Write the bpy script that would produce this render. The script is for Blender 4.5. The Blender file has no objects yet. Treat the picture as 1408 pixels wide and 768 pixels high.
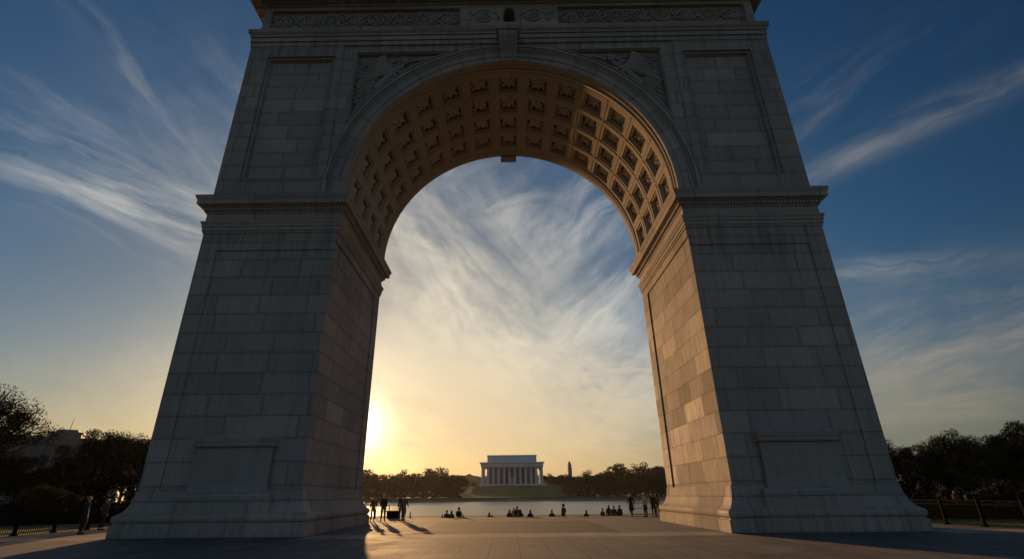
import bpy, bmesh, math, random
import numpy as np
from mathutils import Vector, Matrix
from mathutils.geometry import tessellate_polygon
random.seed(7); PI = math.pi; R_ = math.radians
scene = bpy.context.scene
C = scene.collection

# ------------------------------------------------------------------ materials
class NT:
    def __init__(s, tree): s.t = tree; s.n = tree.nodes; s.l = tree.links
    def new(s, typ, **kw):
        n = s.n.new(typ)
        for k, v in kw.items():
            if k.startswith('i_'):
                key = k[2:]; key = int(key) if key.isdigit() else key.replace('_', ' ')
                s.set(n, key, v)
            else: setattr(n, k, v)
        return n
    def set(s, n, key, v):
        if hasattr(v, 'is_output') and not isinstance(v, (tuple, list, float, int)): s.l.new(v, n.inputs[key])
        else: n.inputs[key].default_value = v
    def math(s, op, a, b=None, c=None, clamp=False):
        n = s.n.new('ShaderNodeMath'); n.operation = op; n.use_clamp = clamp
        for i, v in enumerate((a, b, c)):
            if v is not None: s.set(n, i, v)
        return n.outputs[0]
    def vmath(s, op, a, b=None, out=0):
        n = s.n.new('ShaderNodeVectorMath'); n.operation = op
        for i, v in enumerate((a, b)):
            if v is not None: s.set(n, i, v)
        return n.outputs[out]
    def mix(s, f, a, b, mode='MIX'):
        n = s.n.new('ShaderNodeMix'); n.data_type = 'RGBA'; n.blend_type = mode
        s.set(n, 0, f); s.set(n, 6, a); s.set(n, 7, b); return n.outputs[2]
    def ramp(s, f, pts, interp='LINEAR'):
        n = s.n.new('ShaderNodeValToRGB'); n.color_ramp.interpolation = interp
        e = n.color_ramp.elements
        while len(e) < len(pts): e.new(0.5)
        for el, (p, c) in zip(e, pts):
            el.position = p; el.color = (c, c, c, 1) if isinstance(c, (int, float)) else (*c[:3], 1)
        s.l.new(f, n.inputs[0]); return n.outputs[0]
    def mapr(s, f, a, b, c=0., d=1., smooth=False):
        n = s.n.new('ShaderNodeMapRange'); n.clamp = True
        if smooth: n.interpolation_type = 'SMOOTHSTEP'
        s.set(n, 0, f)
        for i, v in zip((1, 2, 3, 4), (a, b, c, d)): n.inputs[i].default_value = v
        return n.outputs[0]
    def comb(s, x, y, z):
        n = s.n.new('ShaderNodeCombineXYZ')
        for i, v in enumerate((x, y, z)): s.set(n, i, v)
        return n.outputs[0]
    def sep(s, v):
        n = s.n.new('ShaderNodeSeparateXYZ'); s.l.new(v, n.inputs[0]); return n.outputs
    def noise(s, vec, scale, detail=4, rough=.55, dist=0., out=0):
        n = s.n.new('ShaderNodeTexNoise'); s.set(n, 'Vector', vec); n.inputs['Scale'].default_value = scale
        n.inputs['Detail'].default_value = detail; n.inputs['Roughness'].default_value = rough
        n.inputs['Distortion'].default_value = dist; return n.outputs[out]

def mat(name, col=(.5, .5, .5), rough=.7, metal=0., spec=None):
    m = bpy.data.materials.new(name); m.use_nodes = True
    T = NT(m.node_tree); b = m.node_tree.nodes['Principled BSDF']
    b.inputs['Base Color'].default_value = (*col, 1); b.inputs['Roughness'].default_value = rough
    b.inputs['Metallic'].default_value = metal
    if spec is not None: b.inputs['Specular IOR Level'].default_value = spec
    return m, T, b

def noisy(name, col, rough=.8, var=.25, scale=3., bump=.0, metal=0., spec=None):
    m, T, b = mat(name, col, rough, metal, spec)
    tc = T.new('ShaderNodeTexCoord').outputs['Object']
    n = T.noise(tc, scale, 5, .6)
    f = T.mapr(n, .3, .7, 1 - var, 1 + var)
    T.set(b, 'Base Color', T.vmath('SCALE', (*col,), None)) if False else None
    s = T.new('ShaderNodeVectorMath', operation='SCALE'); s.inputs[0].default_value = col; T.l.new(f, s.inputs['Scale'])
    T.l.new(s.outputs[0], b.inputs['Base Color'])
    if bump:
        bn = T.new('ShaderNodeBump'); bn.inputs['Strength'].default_value = bump; bn.inputs['Distance'].default_value = .05
        T.l.new(n, bn.inputs['Height']); T.l.new(bn.outputs[0], b.inputs['Normal'])
    return m

def stone(name, joints=True, row=1.08, blk=2.7, base=(.42, .37, .32), dark=1., carve=0.):
    m, T, b = mat(name, base, .62, 0, .10)
    uv = T.new('ShaderNodeTexCoord'); u = uv.outputs['UV']; ob = uv.outputs['Object']
    x, y, _ = T.sep(u)
    big = T.noise(ob, .22, 3, .5)
    fine = T.noise(ob, 9., 6, .65)
    veinv = T.vmath('MULTIPLY', u, (6., .7, 1.))
    vein = T.noise(veinv, 1.0, 6, .6, 1.2)
    dx = T.noise(T.vmath('MULTIPLY', u, (1., .12, 1)), 1.3, 5, .6)
    val = T.math('MULTIPLY_ADD', T.mapr(big, .35, .65, -.08, .08), 1., 1.)
    val = T.math('MULTIPLY', val, T.mapr(fine, .3, .7, .90, 1.08))
    val = T.math('MULTIPLY', val, T.mapr(vein, .35, .68, 1.05, .92))
    val = T.math('MULTIPLY', val, T.mapr(dx, .5, .75, 1.0, .88))
    hgt = T.math('MULTIPLY', fine, .12)
    rough = T.mapr(vein, .3, .7, .75, .95)
    tint = None
    if joints:
        r = T.math('FLOOR', T.math('DIVIDE', y, row))
        wn = T.new('ShaderNodeTexWhiteNoise', noise_dimensions='1D'); T.l.new(r, wn.inputs['W'])
        wn2 = T.new('ShaderNodeTexWhiteNoise', noise_dimensions='1D'); T.l.new(T.math('ADD', r, 71.3), wn2.inputs['W'])
        xs = T.math('MULTIPLY', x, T.math('MULTIPLY_ADD', wn.outputs[0], .55, .72))
        xs = T.math('MULTIPLY_ADD', wn2.outputs[0], 37., xs)
        # per-block irregular widths
        wob = T.noise(T.comb(xs, T.math('MULTIPLY', r, 7.7), 0.), .33, 1, .5)
        xs2 = T.math('MULTIPLY_ADD', wob, 1.6, xs)
        bi = T.math('FLOOR', T.math('DIVIDE', xs2, blk))
        wb = T.new('ShaderNodeTexWhiteNoise', noise_dimensions='2D'); T.l.new(T.comb(bi, r, 0.), wb.inputs['Vector'])
        blkv, blkc = wb.outputs[0], wb.outputs[1]
        val = T.math('MULTIPLY', val, T.ramp(blkv, [(0., .88), (.5, .97), (.86, 1.02), (1., 1.15)]))
        rough = T.math('ADD', rough, T.mapr(blkv, 0, 1, .08, -.12))
        fx = T.math('FRACT', T.math('DIVIDE', xs2, blk)); fy = T.math('FRACT', T.math('DIVIDE', y, row))
        ex = T.math('MULTIPLY', T.math('MINIMUM', fx, T.math('SUBTRACT', 1., fx)), blk)
        ey = T.math('MULTIPLY', T.math('MINIMUM', fy, T.math('SUBTRACT', 1., fy)), row)
        e = T.math('MINIMUM', T.math('MULTIPLY', ex, 1.1), ey)
        e = T.math('ADD', e, T.mapr(fine, .3, .7, -.004, .004))
        j = T.mapr(e, .006, .026, 0., 1., True)
        soft = T.mapr(e, .0, .16, .90, 1.)
        val = T.math('MULTIPLY', val, T.math('MULTIPLY', soft, T.mapr(j, 0, 1, .52, 1.)))
        hgt = T.math('ADD', hgt, T.math('MULTIPLY', j, .6))
        tint = blkc
    if carve:
        cn = T.noise(ob, 3.2, 3, .5, .8); hgt = T.math('MULTIPLY_ADD', cn, carve, hgt)
    if joints:                                                       # rain streaks and soot under the ledges, splash dirt at the foot
        st = T.noise(T.vmath('MULTIPLY', u, (2.3, .10, 1.)), 1.5, 5, .7, .3)
        mk = T.math('ADD', T.math('MULTIPLY', T.mapr(y, 11.5, 15.6), T.mapr(y, 15.7, 16.0, 1, 0)), T.math('MULTIPLY', T.mapr(y, 26.5, 30.3), T.mapr(y, 30.5, 31., 1, 0)))
        mk = T.math('ADD', mk, T.mapr(y, 1.2, .0, 0, .8)); mk = T.math('ADD', mk, .22)
        val = T.math('MULTIPLY', val, T.math('SUBTRACT', 1., T.math('MULTIPLY', T.mapr(st, .46, .70, 0, .42), T.math('MINIMUM', mk, 1.))))
    val = T.math('MULTIPLY', val, dark)
    s = T.new('ShaderNodeVectorMath', operation='SCALE'); s.inputs[0].default_value = base; T.l.new(val, s.inputs['Scale'])
    col = s.outputs[0]
    if tint is not None:
        rr, gg, bb = T.sep(tint)
        s2 = T.vmath('MULTIPLY', col, T.comb(T.mapr(rr, 0, 1, .99, 1.05), 1., T.mapr(bb, 0, 1, .94, 1.04)))
        col = s2
    T.l.new(col, b.inputs['Base Color']); T.l.new(rough, b.inputs['Roughness'])
    bn = T.new('ShaderNodeBump'); bn.inputs['Strength'].default_value = .5; bn.inputs['Distance'].default_value = .02 if not carve else .05
    T.l.new(hgt, bn.inputs['Height']); T.l.new(bn.outputs[0], b.inputs['Normal'])
    return m

M = {}
M['ashlar'] = stone('ashlar_marble')
M['trim'] = stone('trim_marble', row=1.5, blk=3.4)
M['carved'] = stone('carved_marble', joints=False, dark=.9, carve=.5)
M['soffit'] = stone('soffit_marble', joints=False, base=(.44, .37, .29))
M['recess'] = stone('shaded_recess_marble', joints=False, base=(.055, .043, .034), carve=.4)  # coffer floors: the shade of their depth is put into this near-black colour
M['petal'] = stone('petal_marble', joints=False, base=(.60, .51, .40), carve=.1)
M['backing'] = stone('shaded_backing_marble', joints=False, base=(.29, .262, .23), carve=.3)  # relief grounds and grooves: recess shade put into a darker marble colour
M['iron'] = noisy('black_iron', (.008, .008, .008), .95, .2, 8, spec=.08)
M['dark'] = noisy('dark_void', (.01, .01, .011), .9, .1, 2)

def plaza_mat(name, base, tw, tl, jw=.02, amp=1.):
    m, T, b = mat(name, base, .62, 0, .5)
    p = T.new('ShaderNodeTexCoord').outputs['Object']; x, y, _ = T.sep(p)
    cx = T.math('FLOOR', T.math('DIVIDE', x, tw)); cy = T.math('FLOOR', T.math('DIVIDE', y, tl))
    wb = T.new('ShaderNodeTexWhiteNoise', noise_dimensions='2D'); T.l.new(T.comb(cx, cy, 0.), wb.inputs['Vector'])
    fx = T.math('FRACT', T.math('DIVIDE', x, tw)); fy = T.math('FRACT', T.math('DIVIDE', y, tl))
    ex = T.math('MULTIPLY', T.math('MINIMUM', fx, T.math('SUBTRACT', 1., fx)), tw)
    ey = T.math('MULTIPLY', T.math('MINIMUM', fy, T.math('SUBTRACT', 1., fy)), tl)
    e = T.math('MINIMUM', ex, ey); j = T.mapr(e, jw * .4, jw, 0, 1, True)
    f1 = T.noise(p, 14., 5, .7); f2 = T.noise(p, .5, 5, .6, .6); f3 = T.noise(T.vmath('MULTIPLY', p, (.5, 3., 1.)), 1.6, 4, .6)
    v = T.math('MULTIPLY', T.mapr(f1, .3, .7, 1 - .14 * amp, 1 + .14 * amp), T.mapr(f2, .3, .7, .84, 1.12))
    v = T.math('MULTIPLY', v, T.mapr(f3, .3, .7, .92, 1.07))
    f4 = T.noise(p, 2.2, 6, .7, 1.); f5 = T.noise(p, 6.5, 2, .5)
    v = T.math('MULTIPLY', v, T.mapr(f4, .52, .72, 1., .72)); v = T.math('MULTIPLY', v, T.mapr(f5, .70, .74, 1., .6))
    v = T.math('MULTIPLY', v, T.mapr(wb.outputs[0], 0, 1, .84, 1.12))
    v = T.math('MULTIPLY', v, T.mapr(j, 0, 1, .25, 1.))
    s = T.new('ShaderNodeVectorMath', operation='SCALE'); s.inputs[0].default_value = base; T.l.new(v, s.inputs['Scale'])
    T.l.new(s.outputs[0], b.inputs['Base Color'])
    T.l.new(T.mapr(f2, .3, .7, .72, .95), b.inputs['Roughness']); b.inputs['Specular IOR Level'].default_value = .16
    h = T.math('ADD', T.math('MULTIPLY', f1, .25), T.math('MULTIPLY', j, .5))
    bn = T.new('ShaderNodeBump'); bn.inputs['Strength'].default_value = .5; bn.inputs['Distance'].default_value = .012
    T.l.new(h, bn.inputs['Height']); T.l.new(bn.outputs[0], b.inputs['Normal'])
    return m
M['plaza'] = plaza_mat('granite_paving', (.158, .146, .138), .97, 3.1, .035)
M['strip'] = plaza_mat('pale_granite_band', (.34, .30, .25), 1.94, 4., .018)
M['panel'] = plaza_mat('dark_granite_setts', (.064, .058, .054), .42, .21, .02)
M['edge'] = plaza_mat('edge_granite', (.14, .12, .10), 1.2, .5)

def grass_mat(name, a, bcol, sc):
    m, T, b = mat(name, a, .9, 0, .2)
    p = T.new('ShaderNodeTexCoord').outputs['Object']
    n1 = T.noise(p, sc, 5, .65); n2 = T.noise(p, sc * 22, 3, .7)
    f = T.math('MULTIPLY', T.mapr(n1, .35, .65), T.mapr(n2, .25, .75, .5, 1.))
    T.l.new(T.mix(f, (*a, 1), (*bcol, 1)), b.inputs['Base Color'])
    bn = T.new('ShaderNodeBump'); bn.inputs['Strength'].default_value = .8; bn.inputs['Distance'].default_value = .06
    T.l.new(n2, bn.inputs['Height']); T.l.new(bn.outputs[0], b.inputs['Normal'])
    return m
M['grass'] = grass_mat('park_grass', (.09, .095, .03), (.17, .15, .05), .25)
M['lawn'] = grass_mat('lawn_grass', (.08, .15, .03), (.17, .22, .05), .06)
M['hill'] = grass_mat('hill_woods', (.03, .04, .02), (.06, .07, .03), .02)

def leaf_mat(name, c1, c2, tl=.2):
    m, T, b = mat(name, c1, .75, 0, .15)
    p = T.new('ShaderNodeTexCoord').outputs['Object']; n = T.noise(p, .6, 3, .6)
    inf = T.new('ShaderNodeObjectInfo').outputs['Random']
    f = T.math('ADD', T.mapr(n, .35, .65, 0, .7), T.math('MULTIPLY', inf, .3))
    col = T.mix(f, (*c1, 1), (*c2, 1)); T.l.new(col, b.inputs['Base Color'])
    tr = T.new('ShaderNodeBsdfTranslucent'); T.l.new(col, tr.inputs[0])
    ms = T.new('ShaderNodeMixShader'); ms.inputs[0].default_value = tl
    T.l.new(b.outputs[0], ms.inputs[1]); T.l.new(tr.outputs[0], ms.inputs[2])
    T.l.new(ms.outputs[0], T.n['Material Output'].inputs[0])
    return m
M['leaf'] = leaf_mat('tree_leaves', (.018, .030, .012), (.040, .046, .018))
M['leaf_dark'] = leaf_mat('evergreen_leaves', (.008, .014, .007), (.016, .021, .010), .03); M['leaf_dark'].node_tree.nodes['Principled BSDF'].inputs['Specular IOR Level'].default_value = .02
M['leaf_warm'] = leaf_mat('autumn_leaves', (.030, .032, .012), (.052, .046, .018))
M['bark'] = noisy('bark', (.05, .038, .028), .9, .3, 3, .5)

m, T, b = mat('lake_water', (.05, .05, .047), .3, 0, .5); b.inputs['IOR'].default_value = 1.5
p = T.new('ShaderNodeTexCoord').outputs['Object']
w1 = T.noise(T.vmath('MULTIPLY', p, (.35, 1., 1.)), .5, 4, .6); w2 = T.noise(T.vmath('MULTIPLY', p, (.6, 1., 1.)), 2.6, 3, .6)
h = T.math('MULTIPLY_ADD', w2, .35, w1)
bn = T.new('ShaderNodeBump'); bn.inputs['Strength'].default_value = 1.; bn.inputs['Distance'].default_value = .3
T.l.new(h, bn.inputs['Height']); T.l.new(bn.outputs[0], b.inputs['Normal']); M['water'] = m
M['temple'] = noisy('memorial_marble', (.66, .70, .76), .6, .07, .3)
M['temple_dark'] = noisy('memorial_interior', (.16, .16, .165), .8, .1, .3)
M['concrete'] = noisy('grey_stonework', (.22, .2, .18), .8, .15, .5, .2)
M['quay'] = noisy('quay_stone', (.30, .27, .23), .8, .15, .4)
M['bldstone'] = noisy('building_stone', (.19, .18, .17), .7, .1, .3)
M['glass'] = mat('window_glass', (.02, .025, .03), .15)[0]
M['hedge'] = noisy('hedge_leaf', (.035, .045, .018), .9, .3, 4, .8)

# ------------------------------------------------------------------ mesh builder
class MB:
    def __init__(s): s.v = []; s.f = []; s.u = []
    def face(s, pts, uv=None):
        i = len(s.v); s.v += [tuple(p) for p in pts]; s.f.append(tuple(range(i, i + len(pts)))); s.u.append(uv); return s
    def box(s, x0, x1, y0, y1, z0, z1, skip=''):
        P = [(x0, y0, z0), (x1, y0, z0), (x1, y1, z0), (x0, y1, z0), (x0, y0, z1), (x1, y0, z1), (x1, y1, z1), (x0, y1, z1)]
        for k, q in {'b': (0, 3, 2, 1), 't': (4, 5, 6, 7), 'f': (0, 1, 5, 4), 'r': (1, 2, 6, 5), 'k': (2, 3, 7, 6), 'l': (3, 0, 4, 7)}.items():
            if k not in skip: s.face([P[i] for i in q])
        return s
    def ring(s, rect, prof, close=True):
        """profile of (offset outwards, z) run round a rectangle with mitred corners"""
        x0, x1, y0, y1 = rect
        def loop(o, z): return [(x0 - o, y0 - o, z), (x1 + o, y0 - o, z), (x1 + o, y1 + o, z), (x0 - o, y1 + o, z)]
        L = [loop(o, z) for o, z in prof]
        for a, b_ in zip(L, L[1:]):
            for k in range(4):
                n = (k + 1) % 4; s.face([a[k], a[n], b_[n], b_[k]])
        if close: s.face(L[-1]); s.face(L[0][::-1])
        return s
    def frame(s, x0, x1, z0, z1, prof, sgn=-1):
        """profile of (inward offset, y) run round a rectangle standing in the xz plane"""
        def loop(o, y): return [(x0 + o, y, z0 + o), (x1 - o, y, z0 + o), (x1 - o, y, z1 - o), (x0 + o, y, z1 - o)]
        L = [loop(o, y) for o, y in prof]
        for a, b_ in zip(L, L[1:]):
            for k in range(4):
                n = (k + 1) % 4; s.face([a[k], a[n], b_[n], b_[k]])
        s.face(L[-1]); return s
    def poly(s, loops, fn, flip=False):
        """flat polygon with holes; loops of 2-D points, fn lifts (a,b)->xyz"""
        flat = [p for l in loops for p in l]
        for t in tessellate_polygon([[Vector((p[0], p[1], 0)) for p in l] for l in loops]):
            q = [flat[i] for i in t]
            ar = (q[1][0] - q[0][0]) * (q[2][1] - q[0][1]) - (q[2][0] - q[0][0]) * (q[1][1] - q[0][1])
            if abs(ar) < 1e-9: continue
            if ar < 0: q = q[::-1]
            if flip: q = q[::-1]
            s.face([fn(*p) for p in q])
        return s
    def tube(s, pts, rad, n=6, cap=True, flat=1., axis=None):
        pts = [Vector(p) for p in pts]; prev = None; rings = []
        for i, p in enumerate(pts):
            d = (pts[min(i + 1, len(pts) - 1)] - pts[max(i - 1, 0)]).normalized()
            ref = Vector(axis) if axis else (Vector((0, 0, 1)) if abs(d.z) < .9 else Vector((1, 0, 0)))
            a = d.cross(ref).normalized(); b_ = a.cross(d).normalized()
            r = rad[i] if isinstance(rad, (list, tuple)) else rad
            rings.append([p + a * r * math.cos(2 * PI * k / n) + b_ * r * flat * math.sin(2 * PI * k / n) for k in range(n)])
        for a, b_ in zip(rings, rings[1:]):
            for k in range(n): s.face([a[k], a[(k + 1) % n], b_[(k + 1) % n], b_[k]])
        if cap: s.face(rings[0][::-1]); s.face(rings[-1])
        return s
    def lathe(s, cx, cy, prof, n=16):
        for (r0, z0), (r1, z1) in zip(prof, prof[1:]):
            for k in range(n):
                a, b_ = 2 * PI * k / n, 2 * PI * (k + 1) / n
                s.face([(cx + r0 * math.cos(a), cy + r0 * math.sin(a), z0), (cx + r0 * math.cos(b_), cy + r0 * math.sin(b_), z0),
                        (cx + r1 * math.cos(b_), cy + r1 * math.sin(b_), z1), (cx + r1 * math.cos(a), cy + r1 * math.sin(a), z1)])
        return s
    def ball(s, c, r, seg=10, rng=6, sc=(1, 1, 1)):
        c = Vector(c)
        def P(i, j):
            t = PI * j / rng; a = 2 * PI * i / seg
            return c + Vector((r * sc[0] * math.sin(t) * math.cos(a), r * sc[1] * math.sin(t) * math.sin(a), r * sc[2] * math.cos(t)))
        for j in range(rng):
            for i in range(seg): s.face([P(i, j + 1), P(i + 1, j + 1), P(i + 1, j), P(i, j)])
        return s
    def mirror_x(s):
        n = MB(); n.v = [(-x, y, z) for x, y, z in s.v]; n.f = [f[::-1] for f in s.f]; n.u = [u[::-1] if u else None for u in s.u]; return n
    def build(s, name, material, parent=None, loc=(0, 0, 0), smooth=False, weld=True):
        me = bpy.data.meshes.new(name); me.from_pydata(s.v, [], s.f); me.update()
        uvl = me.uv_layers.new(name='UV'); k = 0
        for pi, pl in enumerate(me.polygons):
            n = pl.normal; ax = max(range(3), key=lambda i: abs(n[i]))
            for j, li in enumerate(pl.loop_indices):
                if s.u[pi]: uvl.data[li].uv = s.u[pi][j]
                else:
                    co = me.vertices[me.loops[li].vertex_index].co
                    uvl.data[li].uv = ((co.y + 3.3, co.z), (co.x, co.z), (co.x, co.y))[ax]
        if weld:
            bm = bmesh.new(); bm.from_mesh(me); bmesh.ops.remove_doubles(bm, verts=bm.verts, dist=1e-5); bm.to_mesh(me); bm.free()
        if smooth:
            for p_ in me.polygons: p_.use_smooth = True
        me.materials.append(M[material] if isinstance(material, str) else material)
        o = bpy.data.objects.new(name, me); C.objects.link(o); o.location = loc
        if parent: o.parent = parent
        return o

def tag(o, label=None, cat=None, group=None, kind=None):
    if label: o['label'] = label
    if cat: o['category'] = cat
    if group: o['group'] = group
    if kind: o['kind'] = kind
    return o
def empty(name, loc=(0, 0, 0), rz=0, label=None, cat=None, group=None):
    o = bpy.data.objects.new(name, None); C.objects.link(o); o.location = loc; o.rotation_euler = (0, 0, rz); o.empty_display_size = .2
    return tag(o, label, cat, group)

# ================================================================== TRIUMPHAL ARCH
W, w, DP, ZI, ZC, RA = 17.87, 10.07, 10.29, 18.0, 18.68, 10.0
arch = empty('triumphal_arch', (0, 0, 0), 0, 'colossal marble triumphal arch with coffered vault and carved reliefs framing the lake view', 'arch')
def arcpts(r, a0, a1, n, cz=ZC): return [(r * math.cos(a0 + (a1 - a0) * i / n), cz + r * math.sin(a0 + (a1 - a0) * i / n)) for i in range(n + 1)]

for side in (-1, 1):
    def fin(mb, *a, **k): return (mb if side > 0 else mb.mirror_x()).build(*a, **k)
    mb = MB()
    mb.box(w + .07, W - .0, .08, DP, 1.9, ZI - .3, 'bt')            # core, recessed front and inner face
    mb.box(16.88, W, 0, .08, 1.9, 14.62, 'k')                        # outer pilaster strip on the front
    mb.box(w + .02, W, 0, .08, 14.62, ZI - .3, 'k')
    mb.box(w + .02, 16.88, 0.03, .08, 1.9, 2.0, 'k')
    mb.box(w, w + .07, 9.05, DP, 1.9, 15.7, 'r')                     # strip at the back of the inner face
    mb.box(w, w + .07, .08, 9.05, 15.16, 15.7, 'r')
    pr = fin(mb, 'pier', 'ashlar', arch)
    # base: plinth, torus, scotia
    prof = [(.55, 0), (.55, .52), (.47, .54), (.47, .60)]
    prof += [(.42 + .13 * math.sin(t), .78 - .18 * math.cos(t)) for t in [PI * k / 8 for k in range(0, 8)]]
    prof += [(.40, .97), (.38, 1.0), (.33, 1.02), (.24, 1.14), (.165, 1.3), (.10, 1.5), (.06, 1.7), (.04, 1.9), (.035, 1.97), (.0, 2.0), (-.2, 2.0)]
    mb = MB(); mb.ring((w, W, 0, DP), prof); fin(mb, 'pier_base', 'trim', pr)
    # impost cornice
    prof = [(-.2, 15.7), (.05, 15.7), (.05, 15.83), (.10, 15.85), (.10, 16.08), (.15, 16.10), (.15, 16.25), (.18, 16.27), (.21, 16.36), (.21, 16.44), (.05, 16.48),
            (.05, 16.95), (.10, 17.0), (.16, 17.08), (.16, 17.30), (.30, 17.34), (.34, 17.40), (.50, 17.42), (.52, 17.47), (.52, 17.70), (.55, 17.74), (.60, 17.85), (.62, 17.90), (.62, 18.0), (.0, 18.02), (-.2, 18.02)]
    mb = MB(); mb.ring((w, W, 0, DP), prof)
    n = 44
    for k in range(n):                                               # dentils
        xx = w - .22 + (W - w + .44) * (k + .5) / n
        mb.box(xx - .06, xx + .06, -.27, -.155, 17.12, 17.31, 'k')
    n = 56
    for k in range(n):
        yy = -.2 + (DP + .4) * (k + .5) / n
        mb.box(w - .27, w - .155, yy - .06, yy + .06, 17.12, 17.31, 'r')
    fin(mb, 'impost_cornice', 'trim', pr)
    # pedestal with worn tablet on the front
    px0, px1 = 11.35, 15.75
    mb = MB(); mb.ring((px0, px1, -.46, 0), [(0, .53), (0, 1.70), (-.03, 1.74), (-.10, 1.80), (-.14, 1.84)])
    ped = fin(mb, 'pedestal', 'trim', arch)
    mb = MB(); mb.ring((px0 + .3, px1 - .3, -.30, 0), [(.02, 1.845), (.02, 1.9), (-.02, 2.05), (-.06, 2.3), (-.06, 3.84), (-.03, 3.87)])
    fin(mb, 'tablet', 'carved', ped)
    mb = MB(); mb.ring((px0 + .3, px1 - .3, -.30, 0), [(-.02, 3.875), (.06, 3.90), (.10, 3.96), (.10, 4.02), (.03, 4.03), (.03, 4.10), (.06, 4.14), (.08, 4.30), (.08, 4.33), (-.04, 4.36), (-.14, 4.46)])
    fin(mb, 'pedestal_cap', 'trim', ped)

# upper wall
mb = MB(); XZ = lambda y: (lambda a, b_: (a, y, b_))
ZT = 30.37; XS = 11.3
PX0, PX1, PZ0, PZ1 = 11.75, 16.65, 19.22, 29.52
for s in (-1, 1):
    out = [(s * XS, ZI), (s * W, ZI), (s * W, ZT), (s * XS, ZT)]
    hole = [(s * PX0, PZ0), (s * PX1, PZ0), (s * PX1, PZ1), (s * PX0, PZ1)]
    mb.poly([out, hole], XZ(0))
    mb.face([(s * XS, 0, ZI), (s * XS, 0, ZT), (s * XS, .07, ZT), (s * XS, .07, ZI)])
    mb.face([(s * W, 0, ZI), (s * W, DP, ZI), (s * W, DP, ZT), (s * W, 0, ZT)])
# spandrel hole outline (right), mirrored for left
def spand(s, r=11.62, x1=10.55, zt=29.86):
    a0 = math.acos(x1 / r); a1 = math.asin((zt - ZC) / r)
    arc = arcpts(r, a0, min(a1, 1.27), 24)
    pts = arc + [(arc[-1][0], zt)] if a1 > 1.27 else arc
    return [(s * x, z) for x, z in pts + [(x1, zt)]]
SP = {s: spand(s) for s in (-1, 1)}
out = [(XS, ZC)] + arcpts(XS - .02, 0, PI, 64)[1:-1] + [(-XS, ZC), (-XS, ZT), (XS, ZT)]
mb.poly([out, SP[-1], SP[1]], XZ(.07))
out = [(W, ZI), (W, ZT), (-W, ZT), (-W, ZI), (-10.4, ZI), (-10.4, ZC)] + arcpts(10.4, PI, 0, 64)[1:] + [(10.4, ZI)]
mb.poly([out], XZ(DP), True)
wall = mb.build('upper_wall', 'ashlar', arch)
for s in (-1, 1):
    q = MB().frame(PX0, PX1, PZ0, PZ1, [(0, 0), (.04, -.03), (.10, -.03), (.13, .02), (.13, .09), (.2, .09), (.24, .05), (.32, .05), (.36, .20), (.42, .20), (.42, .26)])
    wp = (q if s > 0 else q.mirror_x()).build('wall_panel', 'ashlar', arch)
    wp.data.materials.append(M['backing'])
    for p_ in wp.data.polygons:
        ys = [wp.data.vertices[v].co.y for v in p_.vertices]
        if (.085 < min(ys) and max(ys) < .095) or (.195 < min(ys) and max(ys) < .205): p_.material_index = 1  # groove bottoms take the darker marble as painted shade

# archivolt with egg-and-dart band
def sweep_arch(mb, prof, n=120, stilt=True, a0=0, a1=PI, uvr=10):
    path = []
    if stilt: path += [(0, ZI)]
    path += [(a0 + (a1 - a0) * i / n, None) for i in range(n + 1)]
    if stilt: path += [(PI, ZI)]
    rings = []
    for a, zz in path:
        rings.append([((r * math.cos(a)), y, (ZC + r * math.sin(a)) if zz is None else zz) for r, y in prof])
    ul = []; acc = 0
    for i in range(len(path)):
        ul.append(acc); acc += (.68 if (stilt and i in (0, len(path) - 2)) else uvr * (a1 - a0) / n)
    vl = [0]
    for (r0, y0), (r1, y1) in zip(prof, prof[1:]): vl.append(vl[-1] + math.hypot(r1 - r0, y1 - y0))
    for i in range(len(rings) - 1):
        for j in range(len(prof) - 1):
            mb.face([rings[i][j], rings[i][j + 1], rings[i + 1][j + 1], rings[i + 1][j]],
                    [(vl[j] * 1.0, ul[i]), (vl[j + 1], ul[i]), (vl[j + 1], ul[i + 1]), (vl[j], ul[i + 1])])
mb = MB()
sweep_arch(mb, [(10.0, .02), (10.0, -.05), (10.36, -.05), (10.37, -.10), (10.74, -.10), (10.76, -.15), (10.82, -.17), (10.88, -.13), (10.88, -.11), (11.14, -.13), (11.15, -.20), (11.24, -.22), (11.30, -.18), (11.32, .0), (11.32, .08)])
av = mb.build('archivolt', M['trim'], arch)
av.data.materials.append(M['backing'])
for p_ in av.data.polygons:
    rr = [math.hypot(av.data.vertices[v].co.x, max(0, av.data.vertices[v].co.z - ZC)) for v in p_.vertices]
    if min(rr) > 10.875 and max(rr) < 11.145: p_.material_index = 1  # shade behind the eggs put into the colour of the band floor
mb = MB(); n = 170
for k in range(n):
    a = PI * (k + .5) / n
    c, s_ = math.cos(a), math.sin(a); c2, s2 = math.cos(a + PI / n * .5), math.sin(a + PI / n * .5)
    sub = MB(); sub.ball((0, 0, 0), .075, 7, 4, (1., .9, 1.5)); 
    for f in sub.f:
        mb.face([((11.01 + sub.v[i][2]) * c - sub.v[i][0] * s_, -.12 + sub.v[i][1], ZC + (11.01 + sub.v[i][2]) * s_ + sub.v[i][0] * c) for i in f])
    mb.box(11.01 * c2 - .015, 11.01 * c2 + .015, -.17, -.11, ZC + 11.01 * s2 - .08, ZC + 11.01 * s2 + .08, 'k')
mb.build('egg_and_dart_band', 'carved', av, weld=False)

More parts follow.
